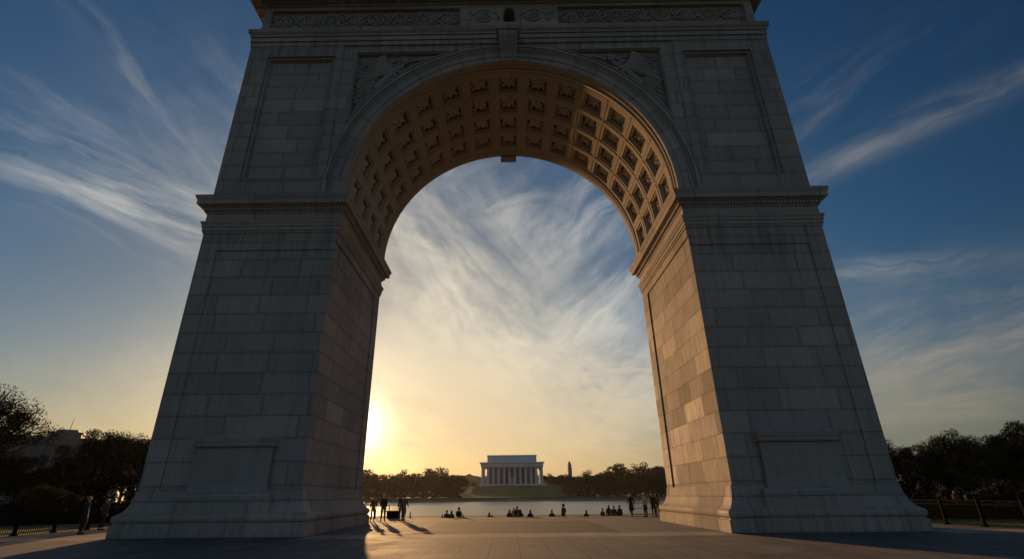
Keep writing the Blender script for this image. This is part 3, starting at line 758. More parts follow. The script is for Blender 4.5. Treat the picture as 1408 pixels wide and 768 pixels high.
# ================================================================== TREES
def leaf_cloud(rs, centers, radii, counts, size, flat=1.):
    V = []
    for c, r, n in zip(centers, radii, counts):
        d = rs.normal(size=(n, 3)); d /= np.linalg.norm(d, axis=1)[:, None]
        rr = r * rs.uniform(.15, 1.0, n)[:, None] ** .55
        V.append(np.array(c) + d * rr * np.array([1, 1, .78]))
    P = np.concatenate(V); n = len(P)
    a = rs.normal(size=(n, 3)); a /= np.linalg.norm(a, axis=1)[:, None]
    b_ = np.cross(a, rs.normal(size=(n, 3))); b_ /= np.linalg.norm(b_, axis=1)[:, None]
    s = size * rs.uniform(.6, 1.3, n)[:, None]
    q = np.stack([P - a * s, P + b_ * s * .6, P + a * s, P - b_ * s * .6], 1).reshape(-1, 3)
    return q, n
def tree_variant(name, seed, H_, spread, nclump, leaves, lsize, leafmat, airy=False, bush=False):
    rs = np.random.RandomState(seed); rnd = random.Random(seed)
    t0 = .22 * H_ if not bush else .05 * H_
    mbt = MB(); tips = []
    cz = H_ * (.60 if not bush else .5); rz = H_ * (.38 if not bush else .46)
    k = 0
    while k < nclump:
        d = rs.normal(size=3); d /= np.linalg.norm(d)
        if d[2] < (-.55 if not airy else -.25): continue
        rr = rs.uniform(.45, .92) if k > nclump * .25 else rs.uniform(.1, .5)
        p = np.array([0, 0, cz]) + d * rr * np.array([spread, spread, rz]); p[:2] *= 1 - .28 * max(0, (p[2] - cz) / rz)
        tips.append(p); k += 1
    top = np.array([0, 0, H_ * .62])
    mbt.tube([(0, 0, 0), (.01 * H_, 0, t0 * .5), (-.01 * H_, .01 * H_, t0), (.015 * H_, 0, H_ * .45), (0, .01 * H_, H_ * .72)],
             [H_ * .032, H_ * .024, H_ * .021, H_ * .013, H_ * .004], 7)
    for p in tips:
        z0 = rs.uniform(t0, H_ * .55); z0 = min(z0, p[2] - .03 * H_)
        z0 = max(z0, t0 * .7); q = (p * .5) + np.array([0, 0, z0 * .5 - .02 * H_]); q[2] += .03 * H_
        mbt.tube([(0, 0, z0), tuple(q), tuple(p)], [H_ * .011, H_ * .006, H_ * .002], 4, False)
        for _ in range(4 if airy else 2):
            e = p + np.clip(rs.normal(size=3), -1.1, 1.1) * spread * .11; mbt.tube([tuple(q * .4 + p * .6), tuple((p + e) / 2 + rs.normal(size=3) * .02 * H_), tuple(e)], [H_ * .004, H_ * .0025, H_ * .001], 3, False)
    sm = 1. if nclump < 60 else .78
    rad = [spread * (rs.uniform(.17, .32) * (1.15 - .45 * max(0, (_[2] - cz) / rz)) if not airy else rs.uniform(.12, .22)) for _ in tips]
    tot = sum(r ** 2 for r in rad); cnt = [max(4, int(leaves * r * r / tot)) for r in rad]
    q, n = leaf_cloud(rs, tips, rad, cnt, lsize)
    me = bpy.data.meshes.new(name + '_crown'); me.from_pydata(q.tolist(), [], [(4 * i, 4 * i + 1, 4 * i + 2, 4 * i + 3) for i in range(n)]); me.materials.append(M[leafmat])
    return mbt, me
TV = {}
def make_variant(key, *a, **k):
    mbt, me = tree_variant(key, *a, **k)
    tr = mbt.build('trunk', 'bark', weld=False); tm = tr.data; bpy.data.objects.remove(tr); TV[key] = (tm, me, a[1])
for i in range(4): make_variant('far%d' % i, 20 + i, 18., 8.5 + i * .6, 34, 3800, .42, 'leaf_warm' if i % 2 else 'leaf')
make_variant('farairy', 31, 22., 9.0, 34, 2600, .40, 'leaf_warm', airy=True)
for i in range(3): make_variant('near%d' % i, 40 + i, 14., 6.0, 62, 24000, .12, 'leaf_dark', airy=(i == 1))
make_variant('nearairy', 51, 16., 7.6, 130, 15000, .11, 'leaf_dark', airy=True)
make_variant('bush', 61, 3.2, 2.0, 26, 5200, .09, 'leaf_warm', bush=True)
def tree(name, key, x, y, z, h, label, group, wide=1.):
    tm, cm, H_ = TV[key]; s = h / H_
    o = empty(name, (x, y, z), random.uniform(0, 6.28), label, 'bush' if key == 'bush' else 'tree', group); o.scale = (s * wide, s * wide, s)
    for nm, me in (('trunk', tm), ('crown', cm)):
        c = bpy.data.objects.new(nm, me); C.objects.link(c); c.parent = o
    return o
FARL = [(-118, 23.2), (-109, 20.8), (-99, 20), (-89, 21.8), (-79, 20), (-70, 18.8), (-60.4, 25.2), (-51, 18.8), (-43, 18.5)]
FARR = [(45.5, 18.4), (55, 16.5), (64.5, 20), (74, 17.6), (83, 21.5), (101, 22.8), (112, 26), (122, 24), (131.5, 24.8)]
names = ['round', 'broad', 'rugged', 'full', 'low', 'soft', 'bushy', 'flat topped', 'heavy', 'loose']
i = 0
for grp, lst in (('trees on the far left shore', FARL), ('trees on the far right shore', FARR)):
    side = 'left' if 'left' in grp else 'right'
    for k, (x, ht) in enumerate(lst):
        zb = lawn_z(x, 420); key = 'far%d' % (i % 4)
        nth = ['outermost', 'second outermost', 'third outermost', 'fourth', 'fifth', 'sixth', 'seventh', 'eighth', 'ninth'][k if side == 'left' else len(lst) - 1 - k]
        lab = f'{nth} dark tree from the {side} in the tall row across the lake'
        if x == -60.4: lab = 'tallest dark tree of the far left shore, its crown above the row'
        tree('shore_tree', key, x, 418 + (i * 37 % 9), zb, ht - zb, lab, grp, 1.25); i += 1
tree('bare_crowned_tree', 'farairy', 90.3, 424, 0, 27.6, 'airy rounded tree rising above the far right shore woods', None, 1.1)
# lower second row near the quay and behind
for k, (x, y, ht) in enumerate([(-112, 396, 13), (-100, 398, 12), (-88, 396, 14), (-76, 398, 12.5), (-66, 396, 12), (-56, 398, 12), (-47, 397, 13), (-40, 399, 9.5),
                                (46, 400, 10), (57, 397, 12.5), (67, 398, 13), (78, 396, 11.5), (88, 398, 14), (98, 396, 13), (108, 398, 14), (118, 396, 14), (128, 397, 15)]):
    zb = lawn_z(x, y); sd = 'left' if x < 0 else 'right'
    kk = k if x < 0 else 16 - k
    nth = ['first', 'second', 'third', 'fourth', 'fifth', 'sixth', 'seventh', 'eighth', 'ninth'][kk]
    tree('waterside_tree', 'far%d' % ((k * 3 + 1) % 4), x, y, zb, ht, f'{nth} low tree from the {sd} end of the far {sd} waterside row', f'low trees by the far {sd} quay', 1.3)
for k, (x, y, ht) in enumerate([(-38, 548, 7.5), (-55, 522, 13), (-64, 508, 16), (42, 525, 13.5), (50, 505, 14), (58, 515, 15)]):
    zb = lawn_z(x, y) - 1
    tree('flank_tree', 'far%d' % (k % 4), x, y, zb, ht, ['small tree closest to the left columns of the memorial', 'middle tree of the three left of the memorial', 'tree left of the memorial, farthest from its columns',
         'small tree closest to the right columns of the memorial', 'middle tree of the three right of the memorial', 'tree right of the memorial, farthest from its columns'][k], 'trees flanking the memorial', 1.2)
# near woods left and right of the arch: (azimuth deg, distance, height, variant)
def polar(az, d): return -.35 + d * math.sin(R_(az)), -25.5 + d * math.cos(R_(az))
LEFTW = [(-46.2, 88, 15.5, 'nearairy', 'spreading airy tree with open branching crown at far left'), (-44.4, 118, 10.8, 'near0', 'dense dark tree beneath the airy tree at far left'),
         (-47.5, 112, 12.5, 'near2', 'dark tree at the left edge behind the airy tree'), (-37.9, 128, 14.4, 'near1', 'tall loose tree right of the domed roof building'),
         (-36.8, 122, 14.3, 'near2', 'tall tree between the building and the left pier'), (-35.0, 118, 13.0, 'near0', 'tree just left of the left pier'),
         (-41.0, 108, 6.6, 'near0', 'low dark tree in front of the distant columned building'), (-33.2, 120, 13.5, 'near1', 'tree half hidden behind the left pier'),
         (-45.4, 100, 9.0, 'near1', 'low dark tree left of the columned building'), (-37.6, 100, 8.0, 'near2', 'low dark tree beneath the tall loose ones near the left pier'),
         (-35.6, 98, 8.8, 'near1', 'low dark tree by the left pier above the fence'), (-42.2, 92, 5.8, 'near2', 'lowest dark tree below the columned building'), (-48.0, 92, 9.5, 'near0', 'low dark tree at the left picture edge')]
RIGHTW = [(35.3, 120, 10.8, 'near0', 'dark tree just right of the right pier'), (37.4, 126, 10.0, 'near1', 'second dark tree right of the right pier'), (39.9, 122, 12.3, 'near2', 'rounded dark tree rising midway in the right woods'),
          (41.9, 118, 9.2, 'near0', 'lower dark tree right of the rounded one'), (44.0, 112, 11.6, 'near1', 'broad dark tree near the right picture edge'), (46.2, 92, 10.8, 'nearairy', 'airy tree leaning in at the right picture edge'),
          (33.6, 122, 10.2, 'near2', 'dark tree half hidden behind the right pier'), (36.4, 96, 7.6, 'near1', 'low tree in front beside the right pier'), (38.8, 94, 7.2, 'near0', 'low tree in front below the rounded one'),
          (41.0, 90, 7.6, 'near2', 'low tree in front at the middle right'), (43.2, 88, 7.4, 'near0', 'low tree in front towards the right edge'), (45.3, 86, 7.6, 'near1', 'low tree in front at the right picture edge'), (48.0, 104, 11.5, 'near2', 'dark tree at the far right picture edge')]
for az, d, ht, key, lab in LEFTW: x, y = polar(az, d); tree('park_tree', key, x, y, gz, ht, lab, 'park trees left of the arch', 1.12 if key != 'nearairy' else 1.1)
for az, d, ht, key, lab in RIGHTW: x, y = polar(az, d); tree('park_tree', key, x, y, gz, ht, lab, 'park trees right of the arch', 1.12 if key != 'nearairy' else 1.1)
for k, (az, d, ht, lab) in enumerate([(-40.9, 62, 3.1, 'rounded bush behind the fence, above the person in the long coat'), (-39.2, 64, 2.5, 'smaller rounded bush nearest the left pier')]):
    x, y = polar(az, d); tree('rounded_bush', 'bush', x, y, gz, ht, lab, 'bushes behind the left fence', 1.0)
# dark understorey hedges closing the woods at ground level
def hedge(name, pts, h, lab, seed, wd=4):
    rs = np.random.RandomState(seed); cs = []
    for (x0, y0), (x1, y1) in zip(pts, pts[1:]):
        L = math.hypot(x1 - x0, y1 - y0); n = int(L / .8)
        for i in range(n):
            t = i / n
            for _ in range(3): cs.append((x0 + (x1 - x0) * t + rs.normal() * wd * .3, y0 + (y1 - y0) * t + rs.normal() * wd * .3, gz + rs.uniform(.2, h)))
    q, n = leaf_cloud(rs, cs, [1.05] * len(cs), [210] * len(cs), .14)
    me = bpy.data.meshes.new(name); me.from_pydata(q.tolist(), [], [(4 * i, 4 * i + 1, 4 * i + 2, 4 * i + 3) for i in range(n)]); me.materials.append(M['leaf_dark'])
    o = bpy.data.objects.new(name, me); C.objects.link(o); return tag(o, lab, 'undergrowth', None, 'stuff')
for az0, az1, dd, hh, lb, sd_ in ((-54, -31, 54, .45, 'low dark ground cover behind the grass left of the arch', 11), (-54, -31, 68, 1.1, 'dark shrubs beneath the left park trees', 12),
                                 (31, 54, 48, .4, 'low dark ground cover behind the grass right of the arch', 13), (31, 54, 62, 1.1, 'dark shrubs beneath the right park trees', 14)):
    hedge('undergrowth', [polar(az0, dd), polar((az0 + az1) / 2, dd + 3), polar(az1, dd)], hh, lb, sd_, 5)
hedge('undergrowth', [polar(-52, 104), polar(-30, 108)], 7.4, 'tall dark thicket behind the left park trees', 15, 5)
hedge('undergrowth', [polar(31, 104), polar(53, 98)], 6.4, 'tall dark thicket behind the right park trees', 16, 5)
hedge('undergrowth', [polar(-52, 80), polar(-30, 84)], 4.6, 'dark undergrowth below the left park trees', 1)
hedge('undergrowth', [polar(31, 82), polar(52, 76)], 4.6, 'dark undergrowth below the right park trees', 2)

def shore_scrub(x0, x1, y, h, lab, seed):
    rs = np.random.RandomState(seed); n = int((x1 - x0) / 1.1); cs = []
    for i in range(n):
        x = x0 + (x1 - x0) * i / n
        for _ in range(3): cs.append((x + rs.normal(), y + rs.uniform(-4, 6), -1 + rs.uniform(.3, h * (1 + .25 * math.sin(x * .3)))))
    q, n = leaf_cloud(rs, cs, [1.8] * len(cs), [46] * len(cs), .45)
    me = bpy.data.meshes.new('shore_scrub'); me.from_pydata(q.tolist(), [], [(4 * i, 4 * i + 1, 4 * i + 2, 4 * i + 3) for i in range(n)]); me.materials.append(M['leaf'])
    o = bpy.data.objects.new('shore_scrub', me); C.objects.link(o); return tag(o, lab, 'undergrowth', None, 'stuff')
shore_scrub(-150, -37, 404, 7, 'dark scrub under the far left shore trees', 5)
shore_scrub(45, 160, 404, 7, 'dark scrub under the far right shore trees', 6)
mb = MB(); mb.box(-1600, 1600, -70, 1450, -7, 44); hz_m = bpy.data.materials.new('evening_haze'); hz_m.use_nodes = True; HT = NT(hz_m.node_tree)
HT.n.remove(HT.n['Principled BSDF']); pv = HT.new('ShaderNodeVolumePrincipled'); pv.inputs['Color'].default_value = (.9, .88, .84, 1); pv.inputs['Density'].default_value = .00004; pv.inputs['Anisotropy'].default_value = .55
HT.l.new(pv.outputs[0], HT.n['Material Output'].inputs['Volume'])
M['haze'] = hz_m; tag(mb.build('haze', 'haze'), kind='stuff')

# ================================================================== LEFT BUILDING AND TOWER
bd = empty('columned_building', (-156, 152, 0), R_(31), 'large pale columned public building showing above the left trees', 'building')
mb = MB(); mb.box(-26, 22, 0, 30, 0, 17.6); mb.build('wall', 'bldstone', bd)
mb = MB(); mb.ring((-26, 22, 0, 30), [(0, 17.4), (.3, 17.5), (.3, 18.2), (1.0, 18.6), (1.1, 19.2), (.4, 19.4), (.4, 20.6), (.6, 20.8), (.6, 21.1), (-3, 21.3)]); rf = mb.build('cornice', 'bldstone', bd)
mb = MB(); mb.ring((-2.5, 6.5, 6, 16), [(0, 21.1), (0, 22.9), (.5, 23.0), (.5, 23.5), (-1.4, 23.9), (-1.6, 24.6), (-2.4, 24.7)]); mb.build('rooftop_pavilion', 'bldstone', bd)
mb = MB(); mb.tube([(2, 10, 24.6), (2.3, 10, 28.6)], [.12, .05], 6); mb.build('flagpole', 'iron', bd)
for k in range(15):
    x = -24 + k * 3.15
    mb = MB(); mb.lathe(x, -.9, [(.62, 5), (.6, 5.4), (.52, 6), (.45, 15.8), (.65, 16.4), (.65, 17.4)], 10); mb.build('column', 'bldstone', bd, smooth=True)
    if k < 14:
        mb = MB(); mb.box(x + .9, x + 2.25, -.05, -.01, 10.8, 14.8); mb.box(x + .9, x + 2.25, -.05, -.01, 5.6, 9.4); mb.build('window', 'glass', bd)
tw = empty('slender_tower', (71.5, 600, 0), 0, 'slender dark stone tower with a domed top above the far right trees', 'tower')
mb = MB(); mb.ring((-2.2, 2.2, 0, 5.8), [(0, 0), (0, 29), (.4, 29.3), (.4, 30), (-.3, 30.1), (-.3, 32.6), (.2, 32.8), (.2, 33.4), (-.8, 33.6), (-.6, 34.6)]); mb.build('shaft', 'concrete', tw)
mb = MB(); mb.lathe(0, 2.9, [(1.6, 34.6), (1.5, 35.2), (1.3, 36.2), (.6, 36.8), (.3, 37.6), (0, 37.9)], 12); mb.build('dome', 'concrete', tw, smooth=True)
for s in (-1, 1): MB().box(s * 1.3 - .5, s * 1.3 + .5, -.04, .1, 22, 27).build('belfry_opening', 'dark', tw)
# pale kiosk and its tent on the right of the lawn
kk = empty('white_tents_kiosk', (58, 462, lawn_z(58, 462)), 0, 'small white pavilion right of the memorial stairs', 'pavilion')
mb = MB(); mb.box(-5, 5, 0, 5, 0, 3.6); mb.build('wall', 'temple', kk); mb = MB(); mb.ring((-5.3, 5.3, -.3, 5.3), [(0, 3.6), (.3, 3.8), (.3, 4.1), (-2, 5.2)]); mb.build('roof', 'temple', kk)
for k in range(3): MB().box(-3.8 + 3 * k, -2.2 + 3 * k, -.05, .02, .6, 2.7).build('window', 'glass', kk)

# ================================================================== FENCES, RAILINGS, PLANTER
def fence(x, y0, y1, h, lab, step=2.4):
    f = empty('iron_fence', (x, y0, -.02), 0, lab, 'fence'); n = round((y1 - y0) / step); st = (y1 - y0) / n
    for k in range(n + 1):
        mb = MB(); yy = k * st; mb.box(-.055, .055, yy - .055, yy + .055, 0, h + .06); mb.ball((0, yy, h + .11), .07, 8, 5); mb.box(-.11, .11, yy - .11, yy + .11, 0, .1)
        mb.build('post', 'iron', f)
        if k < n:
            mb = MB()
            for z in (.12, h - .22, h - .04): mb.box(-.018, .018, yy + .06, yy + st - .06, z, z + .04)
            for j in range(17):
                q = yy + .06 + (st - .12) * (j + .5) / 17; mb.box(-.011, .011, q - .011, q + .011, .05, h + .02)
            mb.build('picket_panel', 'iron', f)
    return f
fence(XL + .15, -12, 40, 1.38, 'black iron picket fence along the grass left of the arch')
fence(XR - .15, -12, 40, 1.22, 'black iron picket fence along the grass right of the arch')
def railing(x0, x1, y, z, h, lab, lattice=False):
    f = empty('metal_railing', (x0, y, z), 0, lab, 'railing'); n = max(1, round((x1 - x0) / 1.1)); st = (x1 - x0) / n
    for k in range(n + 1): MB().box(k * st - .03, k * st + .03, -.03, .03, 0, h).build('post', 'iron', f)
    for z_ in (.12, h * .55, h - .04): MB().box(0, x1 - x0, -.018, .018, z_, z_ + .035).build('rail', 'iron', f)
    if lattice:
        mb = MB(); m_ = int((x1 - x0) / .12)
        for k in range(m_ + 1): mb.box(k * .12 - .01, k * .12 + .01, -.01, .01, .1, h - .04)
        mb.build('baluster_panel', 'iron', f)
    return f
railing(-14.5, -9.0, 19.35, 0, .95, 'black railing at the plaza edge beside the left pier')
railing(9.6, 15.0, 19.35, 0, .98, 'black barred railing at the plaza edge beside the right pier', True)
pb = empty('planter_box', (-9.7, 19.0, 0), 0, 'dark square planter box between the strolling people and the water', 'planter')
MB().ring((-.42, .42, -.3, .3), [(-.02, 0), (0, .05), (.03, .48), (.06, .5), (.06, .56), (-.03, .56), (-.03, .5)]).build('box', 'iron', pb)
MB().face([(-.4, -.28, .52), (.4, -.28, .52), (.4, .28, .52), (-.4, .28, .52)]).build('soil', 'bark', pb)
bl = empty('low_bollard', (-8.35, 19.25, 0), 0, 'small pale bollard right of the strolling couple', 'bollard')
MB().lathe(0, 0, [(.09, 0), (.09, .03), (.055, .05), (.05, .3), (0, .3)], 12).build('post', 'iron', bl); MB().ball((0, 0, .36), .07, 10, 7).build('head', 'temple', bl)

# ================================================================== PEOPLE
def skinmesh(chains, sub=1):
    """chains: list of [(x,y,z,r),...]; a point may be an int index tuple ('@',k) to join an existing vertex"""
    bm = bmesh.new(); sl = bm.verts.layers.skin.verify(); vs = []
    for ch in chains:
        prev = None
        for p in ch:
            if p[0] == '@': v = vs[p[1]]
            else:
                v = bm.verts.new(p[:3]); r = p[3]; v[sl].radius = (r, p[4] if len(p) > 4 else r); vs.append(v)
            if prev is not None: bm.edges.new((prev, v))
            prev = v
    vs[0][sl].use_root = True
    me = bpy.data.meshes.new('tmp'); bm.to_mesh(me); bm.free()
    o = bpy.data.objects.new('tmp', me); C.objects.link(o)
    o.modifiers.new('s', 'SKIN').use_smooth_shade = True
    sd = o.modifiers.new('u', 'SUBSURF'); sd.levels = sub; sd.render_levels = sub
    dg = bpy.context.evaluated_depsgraph_get(); r = bpy.data.meshes.new_from_object(o.evaluated_get(dg), depsgraph=dg)
    bpy.data.objects.remove(o); return r
def lerp(a, b_, t): return tuple(a[i] + (b_[i] - a[i]) * t for i in range(3))
def figure(kind):
    """joint positions of a 1.72 m person facing +y"""
    J = dict(pel=(0, 0, .93), bel=(0, .0, 1.08), che=(0, -.01, 1.32), nec=(0, .0, 1.46), chin=(0, .02, 1.53))
    for s, n in ((-1, 'L'), (1, 'R')):
        J['sh' + n] = (s * .155, -.01, 1.40); J['hip' + n] = (s * .09, 0, .88)
        J['kn' + n] = (s * .10, .02, .48); J['an' + n] = (s * .10, -.02, .08); J['to' + n] = (s * .12, .14, .03)
        J['el' + n] = (s * .205, -.03, 1.12); J['wr' + n] = (s * .195, .05, .88)
    if kind == 'walk':
        J['knL'] = (-.09, .20, .50); J['anL'] = (-.09, .30, .09); J['toL'] = (-.10, .46, .06)
        J['knR'] = (.09, -.02, .47); J['anR'] = (.09, -.30, .13); J['toR'] = (.10, -.18, .03)
        J['elL'] = (-.21, -.14, 1.14); J['wrL'] = (-.21, -.14, .90); J['elR'] = (.21, .08, 1.13); J['wrR'] = (.20, .26, .98)
    if kind == 'bag':
        J['elR'] = (.24, .02, 1.13); J['wrR'] = (.16, .22, 1.12); J['knL'] = (-.11, .05, .48); J['anL'] = (-.13, .04, .08); J['toL'] = (-.17, .19, .03)
    if kind == 'sit':
        dz = -.50
        for k in ('pel', 'bel', 'che', 'nec', 'chin', 'shL', 'shR', 'hipL', 'hipR', 'elL', 'elR'): x, y, z = J[k]; J[k] = (x, y + (.05 if z > 1.2 else 0), z + dz + .0)
        for s, n in ((-1, 'L'), (1, 'R')):
            J['kn' + n] = (s * .13, .42, .48); J['an' + n] = (s * .11, .46, .06); J['to' + n] = (s * .12, .62, .01)
            J['hip' + n] = (s * .10, .0, .42); J['pel'] = (0, 0, .44); J['bel'] = (0, .0, .60)
            J['el' + n] = (s * .20, .12, .66); J['wr' + n] = (s * .11, .30, .56)
    return J
def proto(kind, coat=False, hair='short', skirt=False):
    J = figure(kind); out = {}
    ch = [[(*J['pel'], .095, .08), (*J['bel'], .09, .075), (*J['che'], .105, .075), (*J['nec'], .05), (*J['chin'], .062), (J['chin'][0], J['chin'][1] + .005, J['chin'][2] + .075, .102, .118), (J['chin'][0], J['chin'][1] - .005, J['chin'][2] + .155, .085, .10)]]
    n = 7; idx = {'che': 2, 'pel': 0}
    for s, m in ((-1, 'L'), (1, 'R')):
        hd = (Vector(J['wr' + m]) - Vector(J['el' + m])).normalized()
        pal = Vector(J['wr' + m]) + hd * .07
        ch.append([('@', 2), (*J['sh' + m], .042), (*lerp(J['sh' + m], J['el' + m], .5), .040), (*J['el' + m], .038), (*J['wr' + m], .026), (*pal, .034, .018)]); base = n; n += 5
        side = hd.cross(Vector((s, 0, 0))).normalized() if abs(hd.x) < .9 else Vector((0, 1, 0))
        if side.y < 0: side = -side
        for q, ln in enumerate((.075, .085, .08, .062)):
            o_ = pal + side * (-.03 + .02 * (3 - q)) + hd * .02; e1 = o_ + hd * ln * .55; e2 = e1 + (hd + Vector((-s * .45, .1, 0))).normalized() * ln * .5
            ch.append([('@', base + 4), (*o_, .0095), (*e1, .009), (*e2, .0075)]); n += 3
        t0 = Vector(J['wr' + m]) + hd * .025 + side * .032; ch.append([('@', base + 4), (*t0, .012), (*(t0 + (hd + side * .6).normalized() * .05), .01)]); n += 2
        ch.append([('@', 0), (*J['hip' + m], .072), (*lerp(J['hip' + m], J['kn' + m], .5), .062), (*J['kn' + m], .055), (*lerp(J['kn' + m], J['an' + m], .4), .05), (*J['an' + m], .036), (*J['to' + m], .03, .02)]); n += 6
    body = skinmesh(ch)
    # nose, ears and brow belong to the same mesh
    hc = Vector(J['chin']) + Vector((0, 0, .075)); mb = MB()
    mb.ball(hc + Vector((0, .098, -.005)), .016, 6, 4, (1, 1.3, 1.6)); mb.ball(hc + Vector((-.082, -.005, 0)), .022, 6, 4, (.5, 1, 1.5)); mb.ball(hc + Vector((.082, -.005, 0)), .022, 6, 4, (.5, 1, 1.5))
    mb.ball(hc + Vector((0, .09, -.048)), .018, 6, 4, (1.4, .5, .45))
    for s in (-1, 1): mb.ball(hc + Vector((s * .032, .086, .022)), .011, 6, 4, (1.2, .6, .8))
    bm = bmesh.new(); bm.from_mesh(body); t = bpy.data.meshes.new('t'); t.from_pydata(mb.v, [], mb.f); bm.from_mesh(t); bm.to_mesh(body); bm.free()
    out['body'] = body
    # jacket
    g = .022; low = J['hipL'][2] if not coat else None
    jc = [[(J['pel'][0], J['pel'][1], J['pel'][2] - (.13 if kind != 'sit' else .02), .165 + g, .135 + g), (J['pel'][0], J['pel'][1], J['pel'][2] + .02, .13 + g, .11 + g), (*J['bel'], .12 + g, .095 + g), (*J['che'], .12 + g, .085 + g), (J['nec'][0], J['nec'][1] - .005, J['nec'][2] + .01, .082)]]
    for m in 'LR': jc.append([('@', 3), (*J['sh' + m], .055 + g), (*J['el' + m], .042 + g), (*lerp(J['el' + m], J['wr' + m], .93), .032 + g * .7)])
    out['jacket'] = skinmesh(jc)
    tr = [[(J['pel'][0], J['pel'][1], J['pel'][2] + .09, .12, .105), (J['pel'][0], J['pel'][1], J['pel'][2] - .02, .125, .105)]]
    for m in 'LR': tr.append([('@', 1), (*J['hip' + m], .112), (*J['kn' + m], .074), (*lerp(J['kn' + m], J['an' + m], .5), .064), (*lerp(J['kn' + m], J['an' + m], .95), .055)])
    out['trousers'] = skinmesh(tr)
    if coat:
        mb = MB(); z0 = J['pel'][2] + .18; 
        pr_ = [(.135, z0), (.165, z0 - .15), (.185, z0 - .35), (.215, z0 - .6 if kind != 'sit' else z0 - .25), (.20, z0 - .6 if kind != 'sit' else z0 - .25)]
        mb.lathe(0, 0, pr_, 16); mb.v = [(x, y * .8 + J['pel'][1], z) for x, y, z in mb.v]
        t = mb.build('t', 'dark', smooth=True); out['coat_skirt'] = t.data; bpy.data.objects.remove(t)
    mb = MB()
    for m in 'LR':
        a, t_ = Vector(J['an' + m]), Vector(J['to' + m]); d = (t_ - a); mb.tube([a + Vector((0, -.05, -.035)), a + Vector((0, .0, -.02)), lerp(a, t_, .6), t_ + d * .12], [.035, .048, .045, .03], 8)
    t = mb.build('t', 'dark', smooth=True); out['shoes'] = t.data; bpy.data.objects.remove(t)
    mb = MB()
    def cap(c, r, sc, cut):
        for j in range(5):
            for i in range(12):
                q = []
                for (ii, jj) in ((i, j + 1), (i + 1, j + 1), (i + 1, j), (i, j)):
                    th = jj / 5 * cut; a = 2 * PI * ii / 12
                    q.append(Vector(c) + Vector((r * sc[0] * math.sin(th) * math.cos(a), r * sc[1] * math.sin(th) * math.sin(a) * 1., r * sc[2] * math.cos(th))))
                mb.face(q)
    if hair != 'none':
        cap(hc + Vector((0, -.022, .03)), .1, (.93, 1.05, 1.05), PI * .56); mb.ball(hc + Vector((0, -.045, -.005)), .075, 10, 6, (1.1, .9, 1.15))
        if hair == 'long': mb.tube([hc + Vector((0, -.05, .06)), hc + Vector((0, -.085, -.04)), hc + Vector((0, -.09, -.16)), hc + Vector((0, -.085, -.26))], [.075, .088, .085, .03], 10)
        if hair == 'bun': mb.ball(hc + Vector((0, -.12, .06)), .045, 8, 6)
        if hair == 'curly':
            for q in range(16): a = q * 2.4; mb.ball(hc + Vector((.085 * math.cos(a), -.03 + .08 * math.sin(a) * .8, .03 + .09 * (q / 16) - .02)), .05, 7, 5)
        t = mb.build('t', 'dark', smooth=True); out['hair'] = t.data; bpy.data.objects.remove(t)
    return out
PR = {'stand': proto('stand'), 'standlong': proto('stand', hair='long'), 'walk': proto('walk', hair='short'), 'walkcoat': proto('walk', coat=True, hair='long'), 'coat': proto('stand', coat=True, hair='bun'),
      'bag': proto('bag', hair='curly'), 'sit': proto('sit'), 'sitlong': proto('sit', coat=True, hair='long')}
def cm(name, c, r=.85): return noisy(name, c, r, .15, 6)
CL = {'black': cm('black_cloth', (.015, .015, .017)), 'navy': cm('navy_cloth', (.02, .026, .05)), 'grey': cm('grey_cloth', (.10, .11, .13)), 'brown': cm('brown_cloth', (.06, .035, .02)),
      'denim': cm('denim', (.05, .07, .12)), 'white': cm('white_cloth', (.3, .29, .27)), 'red': cm('red_cloth', (.13, .03, .028)), 'tan': cm('tan_cloth', (.25, .18, .11)), 'olive': cm('olive_cloth', (.06, .06, .035)),
      'skin': cm('skin', (.42, .25, .17), .55), 'skin2': cm('brown_skin', (.18, .09, .055), .55), 'dark hair': cm('dark_hair', (.02, .014, .01), .6), 'fair hair': cm('fair_hair', (.28, .17, .08), .6)}
def person(pk, x, y, z, rot, top, bot, hair, label, h=1.72, group=None, skin='skin'):
    p = empty('person', (x, y, z), R_(rot), label, 'person', group); s = h / 1.72; p.scale = (s, s, s)
    for part, me in PR[pk].items():
        o = bpy.data.objects.new(part, me); C.objects.link(o); o.parent = p
        if not me.materials: me.materials.append(CL['black'])
        o.material_slots[0].link = 'OBJECT'
        o.material_slots[0].material = {'body': CL[skin], 'jacket': CL[top], 'trousers': CL[bot], 'coat_skirt': CL[top], 'shoes': CL['black'], 'hair': CL[hair]}[part]
    return p
# beside the left pier
person('bag', -9.87, 13.1, 0, 10, 'brown', 'brown', 'fair hair', 'curly haired person in brown top closest to the left pier', 1.6)
person('walk', -9.25, 13.5, 0, 200, 'black', 'navy', 'fair hair', 'fair haired man in dark jacket striding second from the left pier', 1.76)
person('stand', -8.16, 14.4, 0, 8, 'navy', 'denim', 'dark hair', 'man in dark jacket, left one of the couple by the planter', 1.74)
person('walk', -7.92, 14.25, 0, -10, 'grey', 'grey', 'dark hair', 'man in grey jacket, right one of the couple by the planter', 1.72)
# beside the right pier
person('walkcoat', 8.9, 16.2, 0, 150, 'black', 'black', 'dark hair', 'woman walking in long black coat right of the standing four', 1.7)
person('standlong', 10.2, 17.2, 0, 30, 'white', 'black', 'fair hair', 'fair haired person in white top near the right pier railing', 1.74)
person('stand', 10.86, 17.3, 0, -20, 'black', 'black', 'dark hair', 'person all in black between white top and red jacket', 1.68)
person('bag', 11.3, 17.7, 0, 20, 'red', 'tan', 'dark hair', 'person in red jacket half hidden by the right pier', 1.6)
